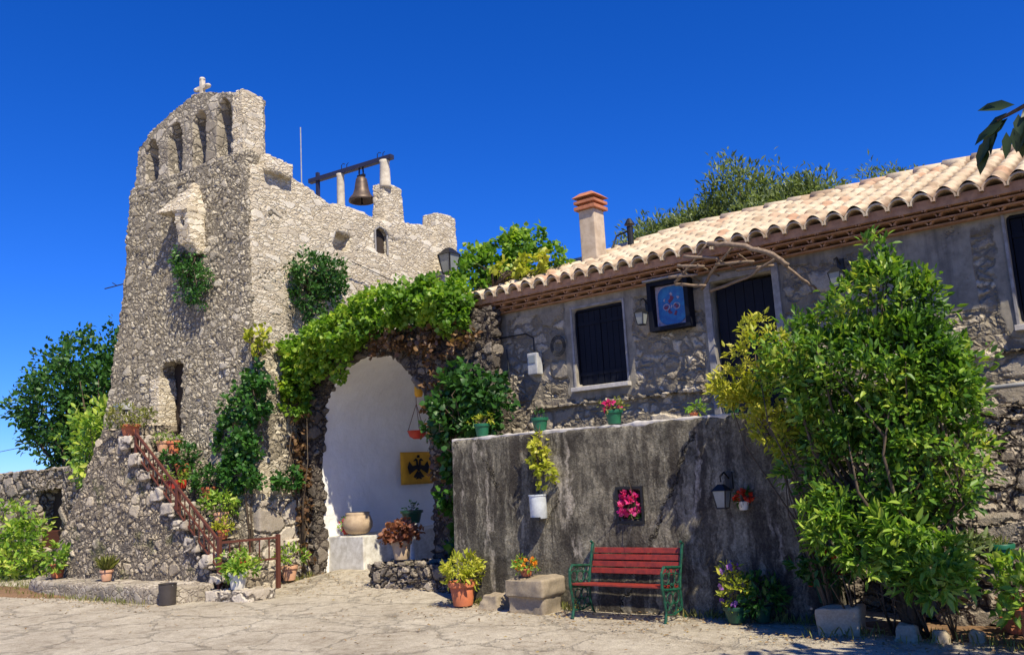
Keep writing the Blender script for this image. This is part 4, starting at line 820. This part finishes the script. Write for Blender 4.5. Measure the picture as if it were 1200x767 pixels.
bl = rock_solid('rock_trough', M['rock'], [MB().hexa([(-3.08,8.35,-.05),(-2.72,8.4,-.05),(-2.74,8.62,-.05),(-3.08,8.6,-.05),(-3.12,8.32,.24),(-2.7,8.37,.26),(-2.72,8.64,.26),(-3.1,8.62,.23)])], [], .02, None, .02, 5); tag(bl, 'weathered square stone trough at the foot of the tall shrub', 'trough')
for k, (x, y, r, lab) in enumerate(((-2.3,8.35,.13,'grey round stone edging the soil right of the trough'),(-2.05,8.38,.1,'smaller dark stone beside the grey round stone'),(-1.78,8.5,.09,'low pale stone at the edge of the brown earth'))):
    b_ = rock_solid('edging_stone', M['rock'], [MB().prism_z([(x-r,y-r*.6),(x+r*.9,y-r*.7),(x+r,y+r*.6),(x-r*.8,y+r*.7)], -.04, r*1.1, .6)], [], .02, None, .03, 7); tag(b_, lab, 'stone', 'stones edging the soil under the shrub')
for x, lm_, fl_, lab in ((-7.72,'yellowleaf',None,'green plastic pot at the left end of the terrace wall top'), (-6.74,'ivy',None,'nearly empty green plastic pot second from left on the wall top'), (-5.62,'grassy',('pink',10),'green plastic pot with dry leaves and pink blooms below the window'), (-4.1,'bright',None,'green plastic pot half hidden by yellow leaves below the door')):
    pot('green_pot', lab, (x, 9.16, 2.155), .105, .17, 'greenpot', lm_, .13 if x != -6.74 else .05, .1, 26 if x != -6.74 else 5, 6, .05, flower=fl_, group='green pots along the terrace wall top')
pot('potted_plant', 'tiny bright green seedling pot on the wall top between the green pots', (-4.55, 9.14, 2.15), .05, .05, 'terracotta', 'bright', .09, .09, 16, 7, .06)
# wall pockets on the cement wall
tn = thing('tin_planter', 'white enamel tin hung on the cement wall', 'planter', (-6.62, 8.86, 1.07)); b_ = MB().lathe([(.1,0),(.105,.01),(.11,.27),(.118,.275),(.118,.29),(.1,.29)], 20).build('can', M['tin'], tn, smooth=True); smooth_by_angle(b_)
MB().box(-.04,.1,-.13,-.1,-.015,.02).build('bracket', M['black'], tn)
shrub('trailing_plant', 'trailing yellow-green plant hanging down the wall above the white tin', 'plant', (-6.6, 9.0, 2.1), [((-6.58,8.84,1.9),(.1,.06,.2),1.2), ((-6.5,8.82,1.62),(.1,.06,.18),1)], 70, 7, .06, M['yellowleaf'], .7, 'round', .05, -.3, 12, .008)
nf = shrub('pink_flowers', 'bright pink flowers filling the square niche above the bench', 'flowers', (-5.35, 8.98, 1.05), [((-5.35,8.93,1.2),(.12,.05,.13),1)], 60, 8, .045, M['pink'], .9, 'round', .03, .2, 8, .006, part='bloom')
C, P, A, N, L = bush_leaves([((-5.35,8.98,1.12),(.12,.04,.1),1)], 14, 6, .06, .04); leaves('leaves', M['ivy'], P, A, N, L, .45, 'lance', nf)
m = MB(); [m.box(*q_) for q_ in ((-5.53,-5.5,8.92,8.96,.99,1.41),(-5.2,-5.17,8.92,8.96,.99,1.41),(-5.5,-5.2,8.92,8.96,1.38,1.41),(-5.5,-5.2,8.92,8.96,.99,1.02))]
nfr = thing('niche_frame', 'thin black frame around the niche with pink flowers', 'frame', (-5.35, 8.95, .99)); m.build('bars', M['black'], nfr, world=True)
def lantern(label, loc, s=1., flip=False, group='wall lanterns'):
    t = thing('wall_lantern', label, 'lantern', loc, 0, group)
    m = MB(); m.tube([(0,.22,.28),(0,.1,.36),(0,0,.32),(0,0,.26)], .012*s, 6); m.box(-.04,.04,.2,.23,.18,.36); m.build('bracket', M['black'], t)
    m = MB(); m.add([(-.1*s,-.1*s,.2*s),(.1*s,-.1*s,.2*s),(.1*s,.1*s,.2*s),(-.1*s,.1*s,.2*s),(-.03*s,-.03*s,.28*s),(.03*s,-.03*s,.28*s),(.03*s,.03*s,.28*s),(-.03*s,.03*s,.28*s)], [(3,2,1,0),(4,5,6,7),(0,1,5,4),(1,2,6,5),(2,3,7,6),(3,0,4,7)]); m.build('hood', M['black'], t)
    m = MB().hexa([(a*.055*s,b*.055*s,0) for a,b in ((-1,-1),(1,-1),(1,1),(-1,1))]+[(a*.085*s,b*.085*s,.2*s) for a,b in ((-1,-1),(1,-1),(1,1),(-1,1))]); m.build('glass', M['glass'], t)
    m = MB(); [m.bar((a*.056*s,b*.056*s,0),(a*.088*s,b*.088*s,.2*s),.012*s,.012*s) for a,b in ((-1,-1),(1,-1),(1,1),(-1,1))]; m.box(-.06*s,.06*s,-.06*s,.06*s,-.02*s,0); m.build('cage', M['black'], t)
    return t
lantern('small black lantern left of the blue icon panel', (-5.69, 10.15, 3.5), .75)
lantern('small black lantern on the house wall right of the door', (-3.1, 10.15, 3.55), .8)
lantern('large black lantern on the far corner of the tower side', tuple(tw(.3, 5.35, 6.2)), 2.0)
wp = lantern('wall lantern on the shaded cement wall above the flower tub', (-4.1, 8.72, 1.16), .85)
pot('flower_pot', 'faded red flowers tucked under the lantern on the cement wall', (-3.93, 8.86, 1.12), .06, .09, 'whitepot', 'ivy', .08, .1, 12, 6, .05, flower=('redflower', 12))
# flowers at wall foot
pot('flower_pot', 'purple and yellow flowers in a tub at the foot of the shaded wall', (-4.02, 8.62, .02), .12, .16, 'darkgreenpot', 'yellowleaf', .15, .36, 70, 7, .06, flower=('purple', 14))
pot('potted_plant', 'dark leafy pot beside the purple flowers', (-3.78, 8.74, .02), .1, .16, 'darkgreenpot', 'ivy', .18, .26, 60, 7, .08)
pot('flower_pot', 'teal pot with a spray of red flowers behind the rock trough', (-3.08, 8.7, .24), .12, .2, 'darkgreenpot', 'ivy', .22, .26, 70, 7, .08, flower=('redflower', 20))
pot('green_pot', 'green plastic pot on the rubble shelf right of the tall shrub', (-1.62, 9.12, .56), .11, .2, 'greenpot', 'grassy', .12, .1, 10, 4, style='grass')
pot('potted_plant', 'low terracotta bowl on the brown earth near the right edge', (-1.5, 8.75, .05), .13, .14, 'terracotta', 'coleus', .14, .14, 26, 6, .07)
pot('potted_plant', 'brown pot with green leaves cut off by the right edge', (-1.3, 8.3, .04), .13, .28, 'terracotta', 'bright', .24, .4, 70, 8, .1)
shrub('trough_plant', 'grey-green sprawling plant on the rubble shelf at right', 'plant', (-1.9, 9.0, .5), [((-1.85,8.98,.72),(.2,.12,.14),1)], 40, 7, .1, M['olive'], .3, 'lance', .07, .6, 8, .01)
# hanging basket in the gateway
hb = thing('hanging_basket', 'red bowl-shaped basket hanging from cords under the arch', 'hanging basket', (-10.5, 10.75, 2.45))
b_ = MB().lathe([(.06,-.14),(.13,-.1),(.17,0),(.18,0),(.16,.0),(.1,-.06)], 20).build('bowl', M['redpot'], hb, smooth=True)
m = MB(); [m.tube([(.16*math.cos(a),.16*math.sin(a),0),(0,0,.45)], .006, 5) for a in (0,2.1,4.2)]; m.tube([(0,0,.45),(0,0,1.08)], .006, 5); m.build('cords', M['rust'], hb)
for k in range(5): pass
yl = thing('yellow_arch_lamp', 'small yellow lamp under the right side of the arch', 'lamp', (-9.95, 10.25, 2.95)); MB().lathe([(.05,0),(.07,.04),(.07,.16),(.03,.2)], 12).build('shade', M['yellow'], yl, smooth=True); MB().tube([(0,0,.2),(.05,0,.35)], .008, 5).build('stem', M['black'], yl)

# ------------------------------------------------------------------ bench
bn = thing('park_bench', 'red slatted bench with green cast iron ends against the cement wall', 'bench', (-5.45, 8.6, 0))
for k in range(4): z = .52+.085*k; MB().hexa([(-.66,.2+.035*k,z),(.66,.2+.035*k,z),(.66,.225+.035*k,z),(-.66,.225+.035*k,z),(-.66,.21+.035*k,z+.068),(.66,.21+.035*k,z+.068),(.66,.235+.035*k,z+.068),(-.66,.235+.035*k,z+.068)]).build('back_slat', M['redwood'], bn, bevel=.005)
for k in range(5): y = -.25+.085*k; MB().box(-.66, .66, y, y+.07, .415-.008*k, .44-.008*k).build('seat_slat', M['redwood'], bn, bevel=.005)
for sx in (-.68, .68):
    m = MB(); x = sx
    m.tube([(x,-.26,0),(x,-.22,.12),(x,-.24,.28),(x,-.27,.42),(x,-.26,.6),(x,-.2,.66),(x,0,.64),(x,.2,.62)], [.022,.016,.016,.02,.018,.022,.02,.018], 7)
    m.tube([(x,.24,0),(x,.17,.14),(x,.16,.38),(x,.2,.55),(x,.28,.82),(x,.31,.9),(x,.27,.93)], [.022,.016,.02,.018,.02,.024,.018], 7)
    m.tube([(x,-.25,.4),(x,0,.37),(x,.17,.36)], .018, 7)
    def ring(cy, cz, r, n=12): m.tube([(x, cy+r*math.cos(2*math.pi*k/n), cz+r*math.sin(2*math.pi*k/n)) for k in range(n+1)], .009, 5)
    for cy, cz, r in ((-.17,.52,.07),(-.03,.5,.075),(.1,.5,.06),(-.1,.28,.07),(.04,.28,.07),(-.03,.16,.06),(-.17,.2,.05),(.1,.18,.05),(-.03,.41,.04),(-.1,.6,.03),(.05,.59,.03)): ring(cy, cz, r)
    m.tube([(x,-.2,.1),(x,-.03,.08),(x,.18,.12)], .012, 6); m.build('iron_end', M['green_iron'], bn)

bn.scale = (.86, .9, .86); bn.location = (-5.28, 8.6, 0)

# ------------------------------------------------------------------ things on the house wall
ic = thing('blue_icon_panel', 'blue icon panel in a dark wooden box frame beside the door', 'sign', (-5.32, 10.32, 3.5))
m = MB(); z0, z1 = -.06, .5; m.box(-.3,-.24,-.1,.06,z0-.05,z1+.05); m.box(.24,.3,-.1,.06,z0-.05,z1+.05); m.box(-.24,.24,-.1,.06,z1,z1+.05); m.box(-.24,.24,-.1,.06,z0-.05,z0); m.box(-.24,.24,.03,.05,z0,z1); m.build('frame', M['navy'], ic)
def rrect(w, h, r, y0, y1, zc, n=6):
    p = []
    for cx_, cz2, a0 in ((w-r,h-r,0),(-w+r,h-r,90),(-w+r,-h+r,180),(w-r,-h+r,270)):
        for k in range(n+1): a = R(a0+90*k/n); p.append((cx_+r*math.cos(a), zc+cz2+r*math.sin(a)))
    return MB().prism_y(p, y0, y1)
MB().box(-.235,.235,.02,.028,z0+.005,z1-.005).build('ground_panel', M['iconpale'], ic)
rrect(.2,.255,.13,.01,.018,.22).build('blue_field', M['blue'], ic)
m = MB()
for sx in (-1, 1):
    m = MB(); n = 16
    for k in range(n):
        a = 2*math.pi*k/n; a2 = 2*math.pi*(k+1)/n; m.bar((sx*.075+.045*math.cos(a),.004,.2+.04*math.sin(a)), (sx*.075+.045*math.cos(a2),.004,.2+.04*math.sin(a2)), .006, .01)
    m.build('ring', M['iconpale'], ic)
for k, (x, z, w_, mt_) in enumerate(((-.08,.19,.035,'iconred'),(.07,.2,.035,'iconred'),(0,.3,.045,'iconred'),(-.03,.13,.03,'iconred'),(.05,.1,.03,'iconred'),(0,.37,.02,'iconpale'),(-.1,.3,.018,'iconpale'),(.1,.31,.018,'iconpale'),(0,.2,.02,'iconpale'))):
    p_ = [(x+w_*(.8+.5*math.sin(k*3+a*2.1))*math.cos(a), z+w_*1.3*(.8+.4*math.sin(k+a*3))*math.sin(a)) for a in [2*math.pi*q/9 for q in range(9)]]
    MB().prism_y(p_, .0055-.0004*k, .0098).build('painted_patch', M[mt_], ic)
MB().box(-.33,.33,-.16,.06,z1+.055,z1+.08).build('roof_board', M['greyframe'], ic, bevel=.006)
mt = thing('meter_box', 'pale grey utility meter box on the house wall left of the window', 'meter box', (-7.62, 10.33, 3.05)); MB().box(-.09,.09,-.08,.06,0,.32).build('box', M['meter'], mt, bevel=.015); MB().box(-.06,.06,-.09,-.082,.17,.28).build('dial_window', M['glass'], mt)
wr = MB(); wr.tube([(-8.8,10.34,3.7),(-8.3,10.32,3.68),(-7.75,10.32,3.68),(-7.62,10.32,3.6),(-7.62,10.32,3.36)], .012, 5); wr.tube([(-8.75,10.36,3.95),(-8.4,10.34,4.05),(-8.1,10.34,4.12)], .008, 5); wr.tube([(-8.15,10.34,3.5),(-8.12,10.34,2.95)], .01, 5); tag(wr.build('power_cable', M['wire']), 'black cables looping across the left end of the house wall', 'cable')
rg = MB(); [rg.tube([(-7.18+.13*math.cos(2*math.pi*k/20)*s_, 10.31, 3.42+.15*math.sin(2*math.pi*k/20)*s_) for k in range(21)], .007, 5) for s_ in (1,.85,.7)]; tag(rg.build('cable_coil', M['wire']), 'coiled dark wire hanging on the wall right of the meter box', 'cable')
# rustic stick canopy above the door
tr = thing('stick_canopy', 'rustic canopy of crooked grey sticks above the door', 'canopy', (-4.3, 10.0, 3.9))
def stick(p, r, nm='stick'):
    pts_ = []
    for i in range(len(p)-1):
        for k in range(5): a = Vector(p[i]).lerp(Vector(p[i+1]), k/5); pts_.append(a+Vector(rng.normal(size=3))*r*.16)
    pts_.append(Vector(p[-1])); q_ = MB().tube(pts_, [r*(1.1-.3*i/len(pts_)) for i in range(len(pts_))], 7); q_.build(nm, M['stick'], tr, world=True, smooth=True)
stick([(-4.52,9.85,4.3),(-4.1,9.82,4.2),(-3.7,9.82,4.0),(-3.55,9.9,3.85)], .032, 'front_pole'); stick([(-3.72,9.85,4.02),(-3.5,10.1,3.72),(-3.4,10.33,3.6)], .018, 'brace')
stick([(-5.08,10.0,3.93),(-4.86,9.98,4.08),(-4.52,9.86,4.3)], .018); stick([(-4.85,10.28,3.84),(-4.6,10.1,4.0),(-4.2,9.88,4.2)], .02); stick([(-4.75,10.3,3.8),(-4.2,10.2,3.86),(-3.7,10.0,4.0)], .02)
for a, b_ in (((-5.12,9.93,4.0),(-4.72,9.93,3.96)),((-4.98,9.9,4.12),(-4.6,9.9,4.04)),((-4.86,9.88,4.22),(-4.4,9.88,4.1)),((-5.1,10.05,3.92),(-4.7,10.1,3.84)),((-4.5,10.0,4.06),(-4.0,10.0,4.0)),((-4.3,10.15,3.98),(-3.8,10.1,3.93))): stick([a, b_], .019)
for k in range(5): x = -4.95+.27*k; stick([(x+.05, 10.36, 3.97+.02*(k%3)), (x, 9.84+.03*(k%2), 4.06+.015*k if k < 6 else 4.02)], .011)
# thin rafters above were added to draw slanting shadow bars on the house wall
# floodlight left of the stairs
fl_ = thing('floodlight', 'small pale floodlight on a white post left of the tower stair', 'floodlight', tuple(stp(-2.15, .25, 2.6)))
MB().tube([(0,0,0),(0,0,.5)], .03, 8).build('post', M['post'], fl_, smooth=True); m = MB(); m.box(-.32,-.02,-.1,.1,.55,.66); m.build('head', M['meter'], fl_, bevel=.01); MB().box(-.3,-.04,-.108,-.102,.565,.645).build('lens', M['glass'], fl_); MB().bar((0,0,.5),(-.1,0,.58),.03,.03).build('arm', M['black'], fl_)
ae = MB(); ae.tube([tw(-3.85,.1,5.8), tw(-4.25,-.1,5.72)], .012, 5); ae.tube([tw(-4.0,0,5.76), tw(-4.3,.1,5.88)], .009, 5); ae.box(*[0]*0) if False else None
tag(ae.build('cable_bracket', M['wire']), 'short black bracket sticking out of the left edge of the tower', 'bracket')
cb = MB(); cb.tube([(-60,20,5.2),(-40,15,3.6),(-23,11.5,3.35),(-17,9.2,3.4)], .012, 5); tag(cb.build('overhead_cable', M['wire']), 'thin dark cable stretching left from the tower base', 'cable')
wl = MB(); wl.tube([tw(.06,2.4,5.95), tw(.05,3.6,5.78), tw(.03,5.3,5.75)], .009, 5); tag(wl.build('wall_cable', M['wire']), 'thin dark cable running along the sunlit tower side wall', 'cable')

# ------------------------------------------------------------------ litter and loose stones
def scatter(n, regions):
    P = []
    w = np.array([r[4] for r in regions], float); w /= w.sum()
    for r, k in zip(regions, rng.multinomial(n, w)):
        P.append(np.stack([rng.uniform(r[0], r[1], k), r[2]+(r[3]-r[2])*rng.random(k)**.6], 1))
    return np.concatenate(P)
P2 = scatter(2600, [(-8.2,-3.2,7.6,8.9,5),(-3.2,0,7.6,8.9,6),(-17.5,-12,6.6,7.2,2),(-12.9,-9,8.4,10,3),(-12,-3,5.5,8,1.6),(-20,-12,4.5,7.2,1),(-1.5,.5,8.2,9,2)])
z_ = np.array([gh(x, y) for x, y in P2])+.022
n_ = len(P2); A = np.concatenate([rng.normal(size=(n_, 2)), rng.normal(size=(n_, 1))*.15], 1); N = np.array([0, 0, 1.])+rng.normal(size=(n_, 3))*.25
M['litter'] = leafmat('fallen_leaf', g((0,(.1,.06,.03)),(.5,(.26,.16,.07)),(1,(.45,.36,.14))), .1, .8)
tag(leaves('fallen_leaves', M['litter'], np.column_stack([P2, z_]), A, N, .02+.03*rng.random(n_), .5, 'lance'), 'dry fallen leaves scattered over the yard and along the wall foot', 'leaf litter', kind='stuff')
P2 = scatter(1500, [(-8.2,-3.2,8.2,8.92,4),(-3.2,0,8.0,8.9,4),(-17.5,-12,6.9,7.25,2),(-12.9,-9,8.6,10,3),(-12,-3,5.5,8,1.4),(-20,-12,4.5,7.2,1)])
T_ = np.array([(1,0,0),(-.8,.6,0),(-.6,-.8,0),(.2,.9,.1),(.1,-.1,.8)]); F0 = np.array([(0,3,4),(3,1,4),(1,2,4),(2,0,4)])
rs = .005+.016*rng.random(len(P2))**3; an_ = rng.random(len(P2))*6.28; ca, sa = np.cos(an_), np.sin(an_)
V_ = np.stack([np.stack([ca*t_[0]-sa*t_[1], sa*t_[0]+ca*t_[1], np.full(len(P2), t_[2])], 1) for t_ in T_], 1)*rs[:, None, None]+np.column_stack([P2, np.array([gh(x, y) for x, y in P2])+.005])[:, None, :]
tag(npmesh('gravel', V_.reshape(-1, 3), (F0[None]+np.arange(len(P2))[:, None, None]*5).reshape(-1, 3), M['rock']), 'loose grit and small pebbles on the paving', 'gravel', kind='stuff')
P2 = scatter(1500, [(-8.1,-6.1,8.72,8.86,3),(-4.8,-3.2,8.7,8.88,2),(-17.3,-12.6,7.0,7.16,2),(-3.2,-.5,8.1,8.6,3),(-12.6,-12.2,9.3,9.9,1),(-19,-17.5,6.9,7.8,2),(-22,-17,7.6,8.3,3)])
n_ = len(P2); A = np.concatenate([rng.normal(size=(n_, 2))*.4, .6+rng.random((n_, 1))], 1)
tag(leaves('weeds', M['grassy'], np.column_stack([P2, [gh(x, y)+.0 for x, y in P2]]), A, rng.normal(size=(n_, 3)), .04+.09*rng.random(n_), .1, 'lance'), 'dry grass and weeds sprouting along the foot of the walls', 'weeds', kind='stuff')
